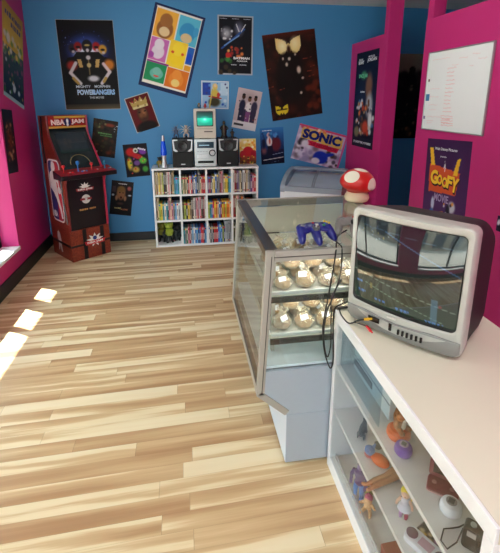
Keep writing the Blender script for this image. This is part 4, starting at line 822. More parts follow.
COOK = mat('cookie_crust', (158, 112, 48), .75, bump=.9, bscale=45, vary=.28); COOK2 = mat('cookie_dark', (122, 80, 42), .75, bump=.9, bscale=45, vary=.3)
WRAP = glass('cellophane', (253, 253, 250), .2, .10, 1.0, .24); STK = mat('paper_sticker', (240, 242, 244), .5)
def cookie(dark):
    t = thing('wrapped_cookie', 'x', 'cookie', (0, 0, 0), 0, 'cellophane wrapped cookies in the showcase'); q = random.Random(5 + dark)
    m = MB(); m.ball((0, 0, .026), .034, .034, .024, 20, 12); m.build('cookie', COOK2 if dark else COOK, t, True, deform=lambda p: p * (1 + q.uniform(-.06, .06)))
    m = MB(); m.ball((0, 0, .030), .041, .041, .0295, 14, 8)
    m.loft([[(.041 * k * math.cos(a_), .041 * k * math.sin(a_), z) for a_ in [2 * PI * i / 14 for i in range(14)]] for k, z in ((.5, .054), (.22, .062), (.34, .07), (.62, .078))], False, False)
    m.build('cellophane', WRAP, t, deform=lambda p: Vector((p.x * (1 + q.uniform(-.10, .10)), p.y * (1 + q.uniform(-.10, .10)), max(.0005, p.z * (1 + q.uniform(-.08, .08))))))
    m = MB(); m.M = Matrix.Translation((-.006, -.026, .055)) @ Matrix.Rotation(R(48), 4, 'X') @ Matrix.Rotation(R(12), 4, 'Z'); m.box(-.015, .015, -.010, .010, 0, .0012); m.build('paper_label', STK, t)
    return t
c0 = [cookie(0), cookie(1)]; used = [False, False]; qr = random.Random(9)
NX = 4
for zi, (z, rows, nm) in enumerate(((SZ[0], 4, 'upper'), (SZ[1], 3, 'lower'))):
    for j, i, lay in [(j, i, 0) for j in range(rows) for i in range(NX)] + [(j, i, 1) for j in range(1, rows) for i in range(NX - 1)]:
            d = 1 if (qr.random() < .4) else 0; loc = (CX - .318 + .050 + i * .097 + .048 * lay, CY + .048 + .050 + j * .097 - .045 * lay, z + .0026 + .068 * lay)
            lab = 'cellophane wrapped cookie, %s tray%s, %s row from near glass, %s from the aisle' % (nm, ' upper layer' if lay else '', ORD[j], ORD[i])
            rot = (0, 0, qr.uniform(-.5, .5)); s = qr.uniform(1.06, 1.14)
            if not used[d]: o = c0[d]; used[d] = True; o.location = loc; o.rotation_euler = rot; o['label'] = lab
            else: o = dup(c0[d], loc, rot, lab, (s, s, s * qr.uniform(1.0, 1.18)))

# ------------------------------------------------------------------ on the showcase: gamepads and a toadstool
def pad(label, loc, rzdeg, colr, stick, name):
    t = thing('game_controller', label, 'game controller', loc, rzdeg, None); t.rotation_euler = (R(13), 0, R(rzdeg)); PM = mat(name, colr, .28, vary=.03)
    m = MB(); m.ball((0, .012, .026), .062, .034, .0135, 20, 10); m.ball((-.045, .006, .026), .032, .034, .0135); m.ball((.045, .006, .026), .032, .034, .0135)
    for x, a_ in ((-.062, -.26), (0, 0), (.062, .26)):
        L_ = .088 if x == 0 else .074; d = Vector((math.sin(a_) * .9, -math.cos(a_), -.50)).normalized(); p0 = Vector((x * .92, .008, .027))
        m.tube([p0, p0 + d * L_ * .35, p0 + d * L_ * .7, p0 + d * L_ * .93, p0 + d * L_], [.019, .0195, .0165, .011, .004], 12)
    b = m.build('body', PM, t, True); rm = b.modifiers.new('Fuse', 'REMESH'); rm.mode = 'VOXEL'; rm.voxel_size = .0022; rm.use_smooth_shade = True; sm = b.modifiers.new('Smooth', 'SMOOTH'); sm.factor = .5; sm.iterations = 5
    MB().lathe([(0, .026), (.015, .030), (.0155, .041), (.012, .042), (.011, .0395), (0, .0395)], 20, (0, -.012, 0)).build('stick_collar', stick, t, True)
    MB().lathe([(0, .038), (.0035, .038), (.0035, .048), (.0075, .051), (.0075, .054), (0, .0545)], 16, (0, -.012, 0)).build('stick', mat('stick_grey', (170, 172, 170), .4), t, True)
    for x, y, c, s in ((.040, .0, (40, 120, 60), .0058), (.050, .010, (40, 80, 180), .0058), (.062, .022, (220, 190, 50), .004), (.070, .014, (220, 190, 50), .004), (.056, .030, (220, 190, 50), .004), (0, .022, (190, 40, 40), .005)):
        MB().lathe([(0, .030), (s, .030), (s, .0415), (s * .7, .043), (0, .043)], 12, (x, y, 0)).build('button', mat('button_%d_%d' % (c[0], c[1]), c, .3), t, True)
    m = MB(); m.box(-.062, -.038, .006, .013, .033, .0415); m.box(-.0535, -.0465, -.0025, .0215, .033, .0415); m.build('direction_pad', mat('pad_grey', (120, 122, 124), .4), t, bevel=.001)
    return t
pad('blue three pronged game controller lying on the showcase glass', (.512, 1.545, ZTOP + .038), 8, (12, 22, 112), mat('collar_grey', (90, 92, 96), .4), 'blue_plastic')
pad('grey three pronged game controller half hidden behind the television', (.705, 1.60, ZTOP + .038), -14, (122, 118, 116), BLK, 'grey_plastic')
t = thing('toadstool', 'red toadstool ornament with white spots on the far end of the showcase', 'ornament', (.978, 2.20, ZTOP + .0008), -24)
STEMC = mat('cream_vinyl', (238, 218, 184), .45, vary=.02); CAPR = mat('red_vinyl', (206, 28, 26), .3, vary=.04); SPOT = mat('white_vinyl', (236, 230, 212), .4, vary=.02)
MB().lathe([(0, 0), (.062, 0), (.080, .010), (.088, .032), (.084, .052), (.070, .078), (0, .085)], 28).build('stem', STEMC, t, True)
def capz(a_): return (.126 * math.cos(a_), .135 + .112 * math.sin(a_)) if a_ > 0 else (.126 * math.cos(a_) ** .8, .135 + .062 * math.sin(a_))
m = MB(); m.lathe([(.0, .068), (.06, .066)] + [capz(R(q)) for q in range(-60, 90, 10)] + [(.002, .247)], 36); cp = m.build('cap', CAPR, t, True)
def spot(azi, elev, rad):
    c = Vector((math.cos(R(azi)) * math.cos(R(elev)), math.sin(R(azi)) * math.cos(R(elev)), math.sin(R(elev)))); u = c.cross(Vector((0, 0, 1))).normalized() if elev < 85 else Vector((1, 0, 0)); v = u.cross(c); rings = []
    for k in range(5):
        q = rad * (1 - k / 4.2); off = 1.006 + .012 * math.sin(PI / 2 * k / 4)
        ring = []
        for i in range(20):
            an = 2 * PI * i / 20; d = (c * math.cos(q) + (u * math.cos(an) + v * math.sin(an)) * math.sin(q)).normalized()
            sz = .112 if d.z > 0 else .062
            ring.append((d.x * .126 * off, d.y * .126 * off, .135 + d.z * sz * off))
        rings.append(ring)
    MB().loft(rings, False, True).build('spot', SPOT, cp, True)
for az, el, rd in ((-122, 34, .46), (-26, 8, .52), (70, 14, .44), (160, 14, .44), (0, 88, .42)): spot(az, el, rd)

t.scale = (.80, .80, .76); cp.rotation_euler = (0, R(9), 0); cp.location = (-.022, 0, .004)

# ------------------------------------------------------------------ white counter with open glass-fronted shelves
KX, KY, KZ = .587, .55, .771
t = thing('display_counter', 'white display counter with cream top and shelves holding toys', 'counter', (KX, KY, 0)); KL, KD = .905, .56
CREAM = mat('cream_laminate', (228, 222, 204), .3, vary=.015, bscale=8); KW = mat('counter_white', (240, 240, 242), .35, vary=.015); SHW = mat('shelf_whitewash', (226, 222, 220), .4, vary=.05, bscale=5)
MB().box(.010, KD, 0, KL, KZ - .044, KZ).build('top', CREAM, t)
MB().box(0, .010, 0, KL, KZ - .044, KZ + .0005).build('top_edging', KW, t, bevel=.002)
MB().box(0, KD, KL - .028, KL - .002, 0, KZ - .044).build('side_panel', KW, t, bevel=.002)
MB().box(0, KD, .0, .030, 0, KZ - .044).build('side_panel', KW, t, bevel=.002)
MB().box(KD - .02, KD, .03, KL - .028, .0, KZ - .044).build('back_panel', KW, t)
MB().box(.0, .026, .03, KL - .028, 0.0, .062).build('bottom_rail', KW, t, bevel=.002)
MB().box(.026, KD - .02, .03, KL - .028, .045, .060).build('bottom_shelf', SHW, t)
MB().box(.026, .034, .03, KL - .028, .060, .074).build('track', mat('track_grey', (190, 188, 190), .4), t)
for z in (.530, .312): MB().box(.006, KD - .02, .03, KL - .028, z - .016, z).build('shelf', SHW, t, bevel=.0015)
PANE = glass('sliding_pane', (232, 242, 246), .02, .06)
MB().box(.002, .0055, .03, KL - .028, .062, KZ - .045).build('front_glass', glass('counter_glass', (252, 254, 254), .04, .045), t)
sp1 = MB().box(.024, .028, .530 - KY + .55, KL - .03, .531, KZ - .046).build('sliding_pane', PANE, t)
# ------------------------------------------------------------------ things on the counter shelves
def at(name, label, cat, x, y, z, rz=0, group=None): return thing(name, label, cat, (x, y, z + .0006), rz, group)
Z1, Z2, Z3 = .530, .312, .060
def vin(n, c): return mat(n, c, .42, vary=.06, bscale=30)
t = at('disc_player', 'white boxy player with a dark slot behind the sliding pane on the top counter shelf', 'player', .655, 1.245, Z1, -90)
MB().box(-.15, .15, 0, .19, .006, .105).build('case', vin('player_white', (214, 222, 226)), t, bevel=.004)
MB().box(-.14, .02, -.003, .002, .030, .056).build('slot', mat('player_slot', (70, 78, 88), .3), t, bevel=.001)
MB().box(-.15, .15, -.002, .001, .066, .070).build('groove', mat('player_groove', (150, 160, 168), .4), t)
for x in (-.12, .12):
    for y in (.03, .16): MB().lathe([(0, 0), (.012, 0), (.012, .006), (0, .006)], 10, (x, y, 0)).build('foot', BLK, t)
# animal figurine seated on an orange base
t = at('animal_figurine', 'orange and black striped animal figurine on an orange base, top counter shelf', 'figurine', .660, 1.035, Z1, 25); t.scale = (.84, .84, .9)
ORG = vin('orange_vinyl', (226, 100, 40)); TIG = mat('tiger_stripe', (170, 104, 56), .45, vary=.85, bscale=70); WHV = vin('ivory_vinyl', (226, 216, 200))
MB().lathe([(0, 0), (.040, 0), (.046, .012), (.044, .026), (.034, .034), (0, .034)], 22).build('base', ORG, t, True)
m = MB(); m.ball((0, 0, .055), .026, .022, .028); m.ball((-.006, -.010, .094), .021, .020, .019); m.ball((-.02, -.004, .112), .007, .004, .008, 8, 6); m.ball((.010, -.002, .113), .007, .004, .008, 8, 6)
for s in (-1, 1): m.tube([(s * .02, -.005, .066), (s * .034, -.02, .055), (s * .03, -.032, .062)], [.009, .008, .007], 8); m.tube([(s * .014, -.01, .045), (s * .022, -.03, .038), (s * .02, -.036, .042)], [.011, .010, .007], 8)
m.tube([(0, .02, .05), (.02, .036, .06), (.034, .034, .09)], [.006, .006, .005], 8); m.build('body', TIG, t, True)
m = MB(); m.ball((0, -.018, .056), .014, .008, .018, 10, 8); m.ball((-.008, -.027, .088), .010, .007, .007, 10, 6); m.build('belly', WHV, t, True)
def keychain(label, x, y, rz, col1, col2, r):
    t = at('pocket_toy', label, 'keychain toy', x, y, Z1, rz)
    MB().lathe([(0, 0), (r * .8, 0), (r, .008), (r, .020), (r * .86, .030), (r * .6, .034), (0, .034)], 28).build('case', col1, t, True)
    MB().lathe([(0, .033), (r * .5, .0335), (r * .5, .036), (0, .036)], 20).build('face', col2, t, True)
    MB().box(-r * .3, r * .3, -r * .26, r * .26, .034, .0368).build('screen', mat('toy_screen', (96, 100, 104), .2), t)
    m = MB()
    for k in range(7):
        c = Vector((r + .006 + k * .008, .010 * math.sin(k * 1.1), .003)); ring = [(c.x + .005 * math.cos(q), c.y + .0032 * math.sin(q), c.z + (.0012 * math.sin(q) if k % 2 else 0)) for q in [2 * PI * i / 8 for i in range(9)]]
        m.tube(ring, .0009, 4)
    m.build('chain', ALU, t); return t
keychain('purple round keychain toy with a chain, top counter shelf', .640, .968, 40, vin('purple_vinyl', (112, 76, 168)), vin('pale_violet', (170, 150, 176)), .027)
keychain('white round keychain toy with a grey screen, top counter shelf', .668, .772, 40, vin('white_toy', (238, 238, 244)), vin('grey_face', (150, 148, 152)), .0275)
t = at('flip_handheld', 'open maroon flip handheld game with a dark screen on the top counter shelf', 'handheld game', .690, .838, Z1, -38); t.scale = (.78, .78, .78)
MARV = vin('maroon_vinyl', (132, 56, 64)); m = MB(); m.prism(rrect(-.052, .052, -.034, .034, .012), 0, .013, 'z'); m.build('lower_half', MARV, t, bevel=.003)
MB().prism(rrect(-.054, .054, -.037, .0345, .012), -.0003, .004, 'z').build('rim', vin('rose_rim', (206, 160, 160)), t)
m = MB(); m.M = Matrix.Translation((0, .030, .016)) @ Matrix.Rotation(R(68), 4, 'X'); m.prism(rrect(-.052, .052, 0, .078, .012), 0, .012, 'z'); up = m.build('lid', MARV, t, bevel=.003)
m = MB(); m.M = Matrix.Translation((0, .030, .016)) @ Matrix.Rotation(R(68), 4, 'X'); m.box(-.038, .038, .014, .066, .012, .0135); m.build('screen', mat('dead_screen', (52, 50, 44), .12), up)
for x, y in ((.03, -.005), (.038, .008), (-.03, 0)): MB().lathe([(0, .012), (.008, .012), (.008, .016), (0, .0165)], 12, (x, y, 0)).build('button', vin('dusty_rose', (180, 120, 124)), t, True)
t = at('compact_camera', 'small dark camera with a wrist strap at the near end of the top counter shelf', 'camera', .672, .652, Z1, -48)
MB().prism(rrect(-.05, .05, 0, .062, .010), 0, .034).build('body', mat('camera_black', (40, 34, 32), .4, vary=.2), t, bevel=.003)
m = MB(); m.M = Matrix.Translation((.006, 0, .030)) @ Matrix.Rotation(R(90), 4, 'X'); m.lathe([(0, .016), (.011, .016), (.013, .018), (.022, .016), (.024, 0)], 22); m.build('lens', mat('lens_dark', (60, 60, 62), .15, .3), t, True)
MB().box(-.04, -.02, -.002, 0, .042, .056).build('flash', vin('flash_pale', (190, 186, 180)), t); MB().lathe([(0, .062), (.007, .062), (.007, .066), (0, .066)], 12, (-.03, .017, 0)).build('shutter_button', SILV, t, True)
m = MB(); m.tube([(-.05, .016, .05), (-.06, .02, .03), (-.075, .03, .004), (-.092, .015, .003), (-.09, -.02, .003), (-.072, -.032, .003), (-.056, -.015, .02), (-.05, .01, .045)], .0018, 6); m.build('strap', BLK, t, True)
# middle shelf
GRV = mat('grey_rubber', (88, 92, 98), .5, vary=.15, bscale=30)
def animal(name, label, x, y, z, rz, s, c, cat='figurine'):
    t = at(name, label, cat, x, y, z, rz)
    m = MB(); m.loft([[(xx * s, math.cos(2 * PI * i / 12) * r_ * s, (zz + math.sin(2 * PI * i / 12) * r_ * 1.1) * s) for i in range(12)] for xx, r_, zz in ((-.5, .04, .42), (-.42, .16, .38), (-.1, .2, .36), (.2, .22, .38), (.4, .14, .5), (.5, .12, .6), (.62, .12, .64), (.78, .06, .6), (.84, .02, .58))])
    m.tube([(-.45 * s, 0, .42 * s), (-.62 * s, 0, .6 * s), (-.58 * s, .02 * s, .85 * s)], [.06 * s, .045 * s, .02 * s], 8)
    for sy in (-1, 1):
        m.tube([(.25 * s, sy * .13 * s, .32 * s), (.3 * s, sy * .17 * s, .12 * s), (.3 * s, sy * .17 * s, .03 * s), (.38 * s, sy * .17 * s, .025 * s)], [.09 * s, .065 * s, .05 * s, .03 * s], 8)
        m.tube([(-.32 * s, sy * .13 * s, .34 * s), (-.24 * s, sy * .18 * s, .2 * s), (-.36 * s, sy * .18 * s, .1 * s), (-.33 * s, sy * .18 * s, .03 * s), (-.25 * s, sy * .18 * s, .025 * s)], [.11 * s, .08 * s, .05 * s, .05 * s, .03 * s], 8)
        m.tube([(.5 * s, sy * .08 * s, .7 * s), (.46 * s, sy * .13 * s, .86 * s)], [.05 * s, .01 * s], 6)
    m.build('body', c, t, True); return t
animal('animal_figurine', 'small dark grey animal figurine at the far end of the middle counter shelf', .655, 1.272, Z2, 50, .066, GRV)
t = at('ring_toy', 'little grey and white striped toy at the back of the middle counter shelf', 'toy', .715, 1.222, Z2, 30)
for k in range(4): MB().lathe([(.006, 0), (.014, 0), (.017, .007), (.014, .014), (.006, .014)], 16, (-.028 + .019 * k, 0, .0)).build('ring', GRV if k % 2 == 0 else WHV, t, True)
t = at('snail_toy', 'orange shelled toy with a blue head on the middle counter shelf', 'toy', .652, 1.148, Z2, -58)
m = MB(); m.ball((.018, 0, .018), .036, .024, .018); m.build('shell', ORG, t, True)
m = MB(); m.ball((-.026, 0, .030), .020, .019, .017); m.tube([(-.02, .012, .04), (-.016, .018, .054)], [.007, .003], 6); m.tube([(-.02, -.012, .04), (-.016, -.018, .054)], [.007, .003], 6); m.build('head', vin('blue_vinyl', (52, 110, 176)), t, True)
m = MB(); m.ball((-.028, 0, .010), .018, .016, .010); m.build('body', vin('rose_vinyl', (196, 96, 110)), t, True); m = MB(); m.ball((-.042, -.006, .03), .006, .006, .006, 8, 6); m.build('muzzle', WHV, t, True)
t = at('broken_doll', 'pair of bare tan doll legs lying on the middle counter shelf', 'doll part', .655, 1.068, Z2, 14); t.scale = (1.12, .85, .85); SKIN = vin('tan_vinyl', (184, 132, 98))
for s in (-1, 1): MB().tube([(.075, s * .012, .016), (.035, s * .012, .017), (0, s * .010 - .002, .013), (-.04, s * .009, .012), (-.07, s * .011, .009), (-.078, s * .013, .012), (-.086, s * .016, .020)], [.016, .0145, .0115, .012, .007, .007, .004], 12).build('leg', SKIN, t, True)
MB().ball((.082, 0, .0185), .016, .026, .016).build('hips', SKIN, t, True)
t = at('doll', 'yellow haired toy doll in white and lilac on the middle counter shelf', 'doll', .648, .940, Z2, -40); t.scale = (.85, .85, .85)
DW = vin('white_cloth', (222, 222, 236)); DL = vin('lilac_cloth', (190, 150, 196)); DS = vin('doll_skin', (230, 190, 166)); DY = vin('doll_hair', (232, 206, 50)); DP = vin('doll_shoe', (186, 60, 100))
MB().loft([[(x * r_, y * r_ * .8, z) for x, y in [(math.cos(2 * PI * i / 16), math.sin(2 * PI * i / 16)) for i in range(16)]] for z, r_ in ((.034, .026), (.05, .021), (.062, .013), (.074, .016), (.084, .014), (.09, .006))]).build('dress', DW, t, True)
m = MB(); m.ball((0, -.002, .106), .0165, .016, .018); m.ball((0, -.019, .104), .003, .003, .003, 6, 4)
for s in (-1, 1): m.tube([(s * .014, 0, .082), (s * .026, -.008, .066), (s * .028, -.018, .058)], [.006, .005, .0045], 8)
m.build('body', DS, t, True)
m = MB(); m.ball((0, .004, .112), .0195, .018, .017); m.tube([(.016, .006, .11), (.024, .01, .09), (.02, .012, .07)], [.009, .008, .003], 8); m.build('hair', DY, t, True)
for s in (-1, 1): MB().tube([(s * .009, 0, .04), (s * .010, -.002, .012), (s * .010, -.006, .008), (s * .010, -.016, .006)], [.0075, .007, .0075, .005], 8).build('leg', DL if s < 0 else DP, t, True)
t = at('electronic_game', 'white handheld electronic game with round purple buttons on the middle counter shelf', 'handheld game', .658, .832, Z2, -62)
MB().prism(rrect(-.062, .062, -.026, .026, .014), 0, .020, 'z').build('case', vin('white_game', (232, 232, 240)), t, bevel=.003)
for x in (-.045, .045):
    MB().lathe([(0, .018), (.017, .018), (.017, .023), (.013, .0245), (0, .0245)], 20, (x, 0, 0)).build('button', vin('plum', (110, 76, 100)), t, True)
MB().box(-.02, .02, -.014, .014, .019, .0212).build('screen', mat('pink_screen', (206, 170, 186), .2), t)
a = Art(.13, .15, (62, 56, 54), 36); a.spots(30, 0, 0, 1, .7, [(50, 46, 46), (84, 74, 66), (60, 60, 72)], .06, .14, .7); a.spots(14, .1, .6, .95, 1, [(200, 160, 60), (160, 130, 170), (40, 34, 40), (210, 190, 150)], .04, .1); a.border(.02, (180, 170, 170))
m = MB(); m.box(-.065, .065, -.075, .075, 0, .008); bx_ = at('picture_box', 'flat dark picture box beside the white handheld game on the middle counter shelf', 'box', .755, .862, Z2, -66)
m.build('box', BLK, bx_, bevel=.001); m = MB(); a.into(m, .0086); m.build('cover_picture', print_mat(), bx_, colors=True)
# bottom shelf
t = at('action_figure', 'standing figure in purple and bright blue on the bottom counter shelf', 'action figure', .634, 1.222, Z3, -50); PUR = vin('deep_purple', (76, 60, 130)); BLU = vin('bright_blue', (70, 140, 220)); s = .165
m = MB(); m.loft([[(x * r_ * s, y * r_ * s * .7, z * s) for x, y in [(math.cos(2 * PI * i / 14), math.sin(2 * PI * i / 14)) for i in range(14)]] for z, r_ in ((.42, .10), (.46, .13), (.56, .10), (.7, .15), (.78, .14), (.82, .05), (.86, .05))])
for q in (-1, 1): m.tube([(q * .14 * s, 0, .76 * s), (q * .2 * s, -.02 * s, .6 * s), (q * .18 * s, -.08 * s, .46 * s), (q * .18 * s, -.1 * s, .42 * s)], [.05 * s, .045 * s, .038 * s, .03 * s], 8)
m.build('body', PUR, t, True)
for q in (-1, 1): MB().tube([(q * .06 * s, 0, .46 * s), (q * .08 * s, -.01 * s, .26 * s), (q * .08 * s, 0, .05 * s), (q * .08 * s, -.08 * s, .025 * s), (q * .08 * s, -.1 * s, .025 * s)], [.075 * s, .06 * s, .045 * s, .035 * s, .02 * s], 8).build('leg', BLU, t, True)
m = MB(); m.ball((0, -.01 * s, .93 * s), .075 * s, .08 * s, .095 * s); m.ball((0, -.09 * s, .92 * s), .014 * s, .014 * s, .014 * s, 6, 4); m.build('head', vin('violet_skin', (150, 130, 176)), t, True)
m = MB(); m.ball((0, .02 * s, .965 * s), .088 * s, .085 * s, .075 * s); m.build('hair', vin('ink_hair', (42, 34, 70)), t, True)
t = at('yellow_brick', 'small olive block toy behind the purple and blue figure', 'toy block', .690, 1.238, Z3, 20)
MB().box(-.022, .022, -.016, .016, 0, .05).build('block', OLV, t, bevel=.002)
for x in (-.011, .011): MB().lathe([(0, .05), (.006, .05), (.006, .055), (0, .055)], 12, (x, 0, 0)).build('stud', OLV, t)
t = at('baby_figure', 'small tan baby figure with a pink cap on the bottom counter shelf', 'doll', .648, 1.165, Z3, -44); s = .078
m = MB(); m.ball((0, 0, .34 * s), .2 * s, .17 * s, .24 * s); m.ball((0, -.02 * s, .72 * s), .2 * s, .2 * s, .2 * s); m.ball((0, -.21 * s, .7 * s), .03 * s, .03 * s, .03 * s, 6, 4)
for q in (-1, 1):
    m.tube([(q * .16 * s, 0, .48 * s), (q * .32 * s, -.06 * s, .4 * s), (q * .38 * s, -.16 * s, .46 * s)], [.08 * s, .07 * s, .05 * s], 8); m.tube([(q * .1 * s, -.04 * s, .2 * s), (q * .2 * s, -.24 * s, .1 * s), (q * .22 * s, -.38 * s, .1 * s), (q * .22 * s, -.42 * s, .18 * s)], [.1 * s, .085 * s, .065 * s, .045 * s], 8)
m.build('body', vin('baby_skin', (226, 176, 130)), t, True)
m = MB(); m.ball((0, .03 * s, .82 * s), .205 * s, .2 * s, .14 * s); m.ball((0, .02 * s, .99 * s), .05 * s, .05 * s, .05 * s, 8, 6); m.build('cap', vin('pink_cap', (190, 70, 120)), t, True)
t = at('game_box', 'dark red box lying at the near end of the bottom counter shelf', 'box', .690, .915, Z3, 2)
MB().box(-.06, .06, -.10, .10, 0, .04).build('box', mat('brick_red_card', (140, 62, 50), .6, vary=.2, bscale=20), t, bevel=.0015)
MB().box(-.0612, .0612, -.1012, .1012, .022, .0412).build('lid', mat('brick_red_lid', (150, 70, 56), .55, vary=.2, bscale=16), t, bevel=.0015)

# ------------------------------------------------------------------ television
t = thing('crt_television', 'silver tube television showing a sports game on the cream counter', 'television', (.7297, 1.2147, KZ + .0006), -53.9)
TVS = mat('tv_silver', (184, 184, 178), .36, .12, vary=.02); TVG = mat('tv_grey_chin', (138, 138, 136), .4, .3, vary=.03); TVD = mat('tv_dark_shell', (26, 20, 24), .6, vary=.08); TVB = mat('tv_black_mask', (16, 17, 18), .3)
HW, TZ0, TZ1 = .210, .012, .455
def bulge(p):
    k = max(0.0, 1 - max(0, p.y) / .06); return Vector((p.x, p.y - .030 * (1 - (p.x / HW) ** 2) * k + .012 * k * max(0, (.06 - p.z) / .06), p.z))
def R_(y, e, r, ez=None): return [(x, y, z) for x, z in rrect(-HW + e, HW - e, TZ0 + (e if ez is None else ez), TZ1 - (e if ez is None else ez), r, 6)]
def fine(ring):
    out = []
    for i in range(len(ring)):
        a_, b_ = Vector(ring[i]), Vector(ring[(i + 1) % len(ring)]); n = max(1, int((b_ - a_).length / .02))
        out += [tuple(a_.lerp(b_, k / 8)) for k in range(8)] if n > 3 else [tuple(a_)]
    return out
SX, SZ0, SZ1 = .184, .104, .424
def scr(y, e, r): return [(x, y, z) for x, z in rrect(-SX - e, SX + e, SZ0 - e, SZ1 + e, r, 6)]
m = MB(); m.loft([fine(R_(.068, .004, .024)), fine(R_(.03, 0, .024)), fine(R_(.004, .001, .024)), fine(R_(0, .005, .022)), fine(scr(0.001, .009, .020)), fine(scr(.004, .005, .018)), fine(scr(.014, .002, .016))], True, False)
m.build('front_bezel', TVS, t, True, deform=bulge)
m = MB(); m.loft([fine(scr(.0045, .0045, .018)), fine(scr(.012, -.001, .015)), fine(scr(.0145, -.005, .013))], False, False); m.build('screen_mask', TVB, t, True, deform=bulge)
a = Art(.36, .29, (20, 26, 26), 110)
a.vgrad((20, 26, 30), (24, 30, 28), 0, .55); a.vgrad((24, 34, 28), (26, 58, 36), .55, 1); a.line(.0, .62, 1, .80, .004, (130, 150, 130)); a.line(.12, .74, .9, .95, .004, (120, 150, 120)); a.line(.3, .66, .2, .9, .003, (90, 120, 90))
rs = np.random.RandomState(3)
for i in range(26): a.ell(rs.uniform(.04, .5), rs.uniform(.06, .22), .008, .01, [(150, 130, 50), (50, 90, 150), (120, 140, 150), (60, 60, 64)][i % 4], .5)
a.line(.3, .10, .98, .40, .006, (70, 110, 150)); a.line(.06, .08, .9, .14, .004, (60, 80, 100))
a.rect(.78, .70, .84, .98, (90, 150, 190), .6); a.ell(.86, .76, .02, .02, (150, 50, 50), .5); a.rect(.19, .73, .22, .80, (170, 150, 70), .7)
for x0, x1, y in ((.03, .11, .74), (.05, .14, .86), (.24, .36, .90), (.46, .60, .93), (.74, .90, .955)):
    for k in range(int((x1 - x0) / .012)): a.rect(x0 + k * .012, y, x0 + k * .012 + .008, y + .022 + .006 * (k % 2), (80, 140, 220))
m = MB(); L_ = a.lin(); ny, nx = 88, 110
for j in range(ny + 1):
    for i in range(nx + 1):
        u, v = i / nx, j / ny; x = (u - .5) * 2 * (SX + .002); z = SZ1 + .002 - v * (SZ1 - SZ0 + .004)
        m.v.append(tuple(bulge(Vector((x, .013 - .012 * (1 - ((v - .5) * 2) ** 2), z))))); m.c.append(tuple(L_[min(a.ny - 1, int(v * (a.ny - 1)))][min(a.nx - 1, int(u * (a.nx - 1)))]))
for j in range(ny):
    for i in range(nx): q = j * (nx + 1) + i; m.f.append((q, q + nx + 1, q + nx + 2, q + 1)); m.m.append(0)
o = m.build('screen', print_mat('tube_screen', .035, .55, 1.0), t, smooth=True, colors=True)
# shaped grey chin with its controls
m = MB(); ring = lambda y, e: fine([(x, y, z) for x, z in [(-HW + .004 + e, .030 + e), (-HW + .02, TZ0 + .003 + e), (HW - .02, TZ0 + .003 + e), (HW - .004 - e, .030 + e), (HW - .004 - e, .070 - e), (.12, .078 - e), (0, .070 - e), (-.12, .078 - e), (-HW + .004 + e, .070 - e)]])
m.loft([ring(.010, 0), ring(-.003, 0), ring(-.0045, .003)]); ch = m.build('chin_panel', TVG, t, True, deform=bulge)
def front(x, z, y=0.0): return bulge(Vector((x, y, z)))
for k in range(6):
    c = front(.014 + k * .0155, .046, -.0045); MB().box(c.x - .0035, c.x + .0035, c.y - .004, c.y + .004, c.z - .009, c.z + .009).build('button', BLG, t, bevel=.001)
c = front(-.016, .054, -.0045); MB().box(c.x - .005, c.x + .005, c.y - .003, c.y + .004, c.z - .014, c.z + .014).build('power_button', BLG, t, bevel=.002)
c = front(-.016, .088, -.001); MB().box(c.x - .016, c.x + .016, c.y - .002, c.y + .003, c.z - .003, c.z + .003).build('badge', mat('badge_silver', (214, 214, 212), .3, .4), t)
c = front(-.082, .054, -.0045); MB().box(c.x - .022, c.x + .022, c.y - .002, c.y + .004, c.z - .009, c.z + .011).build('socket_panel', BLG, t, bevel=.002)
# rear shell
m = MB(); hs = lambda y, h, z0, z1, r, hl=None: [(x, y, z) for x, z in rrect(-(hl or h), h, z0, z1, r, 6)]
m.loft([hs(.066, .204, TZ0 + .006, TZ1 - .006, .03), hs(.13, .202, .014, TZ1 - .012, .04, .193), hs(.20, .204, .014, .438, .05, .160), hs(.268, .198, .016, .41, .06, .108), hs(.32, .14, .02, .31, .06, .07), hs(.335, .10, .03, .29, .03, .06)]); m.build('rear_shell', TVD, t, True)
for x in (-.15, .15):
    for y in (.03, .09): MB().box(x - .02, x + .02, y, y + .03, 0, .016).build('foot', BLK, t)
# cables
CAB = mat('black_rubber_cable', (20, 20, 22), .4)
def spline(pts, n=6):
    P = [Vector(p) for p in pts]; out = []
    for i in range(len(P) - 1):
        p0, p1, p2, p3 = P[max(i - 1, 0)], P[i], P[i + 1], P[min(i + 2, len(P) - 1)]
        for k in range(n):
            s = k / n; out.append(tuple(0.5 * ((2 * p1) + (p2 - p0) * s + (2 * p0 - 5 * p1 + 4 * p2 - p3) * s * s + (3 * p1 - p0 - 3 * p2 + p3) * s ** 3)))
    return out + [tuple(P[-1])]
cz = KZ + .004
pw = Matrix.Translation((.7297, 1.2147, KZ + .0006)) @ Matrix.Rotation(R(-53.9), 4, 'Z')
soc = pw @ front(-.088, .056, -.006); soc2 = pw @ front(-.076, .052, -.006); nrm = (pw.to_3x3() @ Vector((-.75, -1, 0))).normalized()
t = thing('video_cable', 'black video cable with yellow and red plugs at the television front', 'cable', (.60, 1.43, cz))
def rel(pts): return [tuple(Vector(p) - Vector((.60, 1.43, cz))) for p in pts]
j = soc + nrm * .030; j2 = soc2 + nrm * .030 + Vector((0, 0, -.018))
MB().tube(rel(spline([(.640, 1.462, cz), (.604, 1.447, cz), (.592, 1.40, cz), (.594, 1.345, cz), (.608, 1.333, cz + .002), (.622, 1.326, cz + .014), tuple(j)])), .0028, 8).build('cord', CAB, t, True)
MB().tube(rel(spline([(.606, 1.335, cz + .003), (.622, 1.318, cz + .010), tuple(j2)])), .0022, 8).build('cord', CAB, t, True)
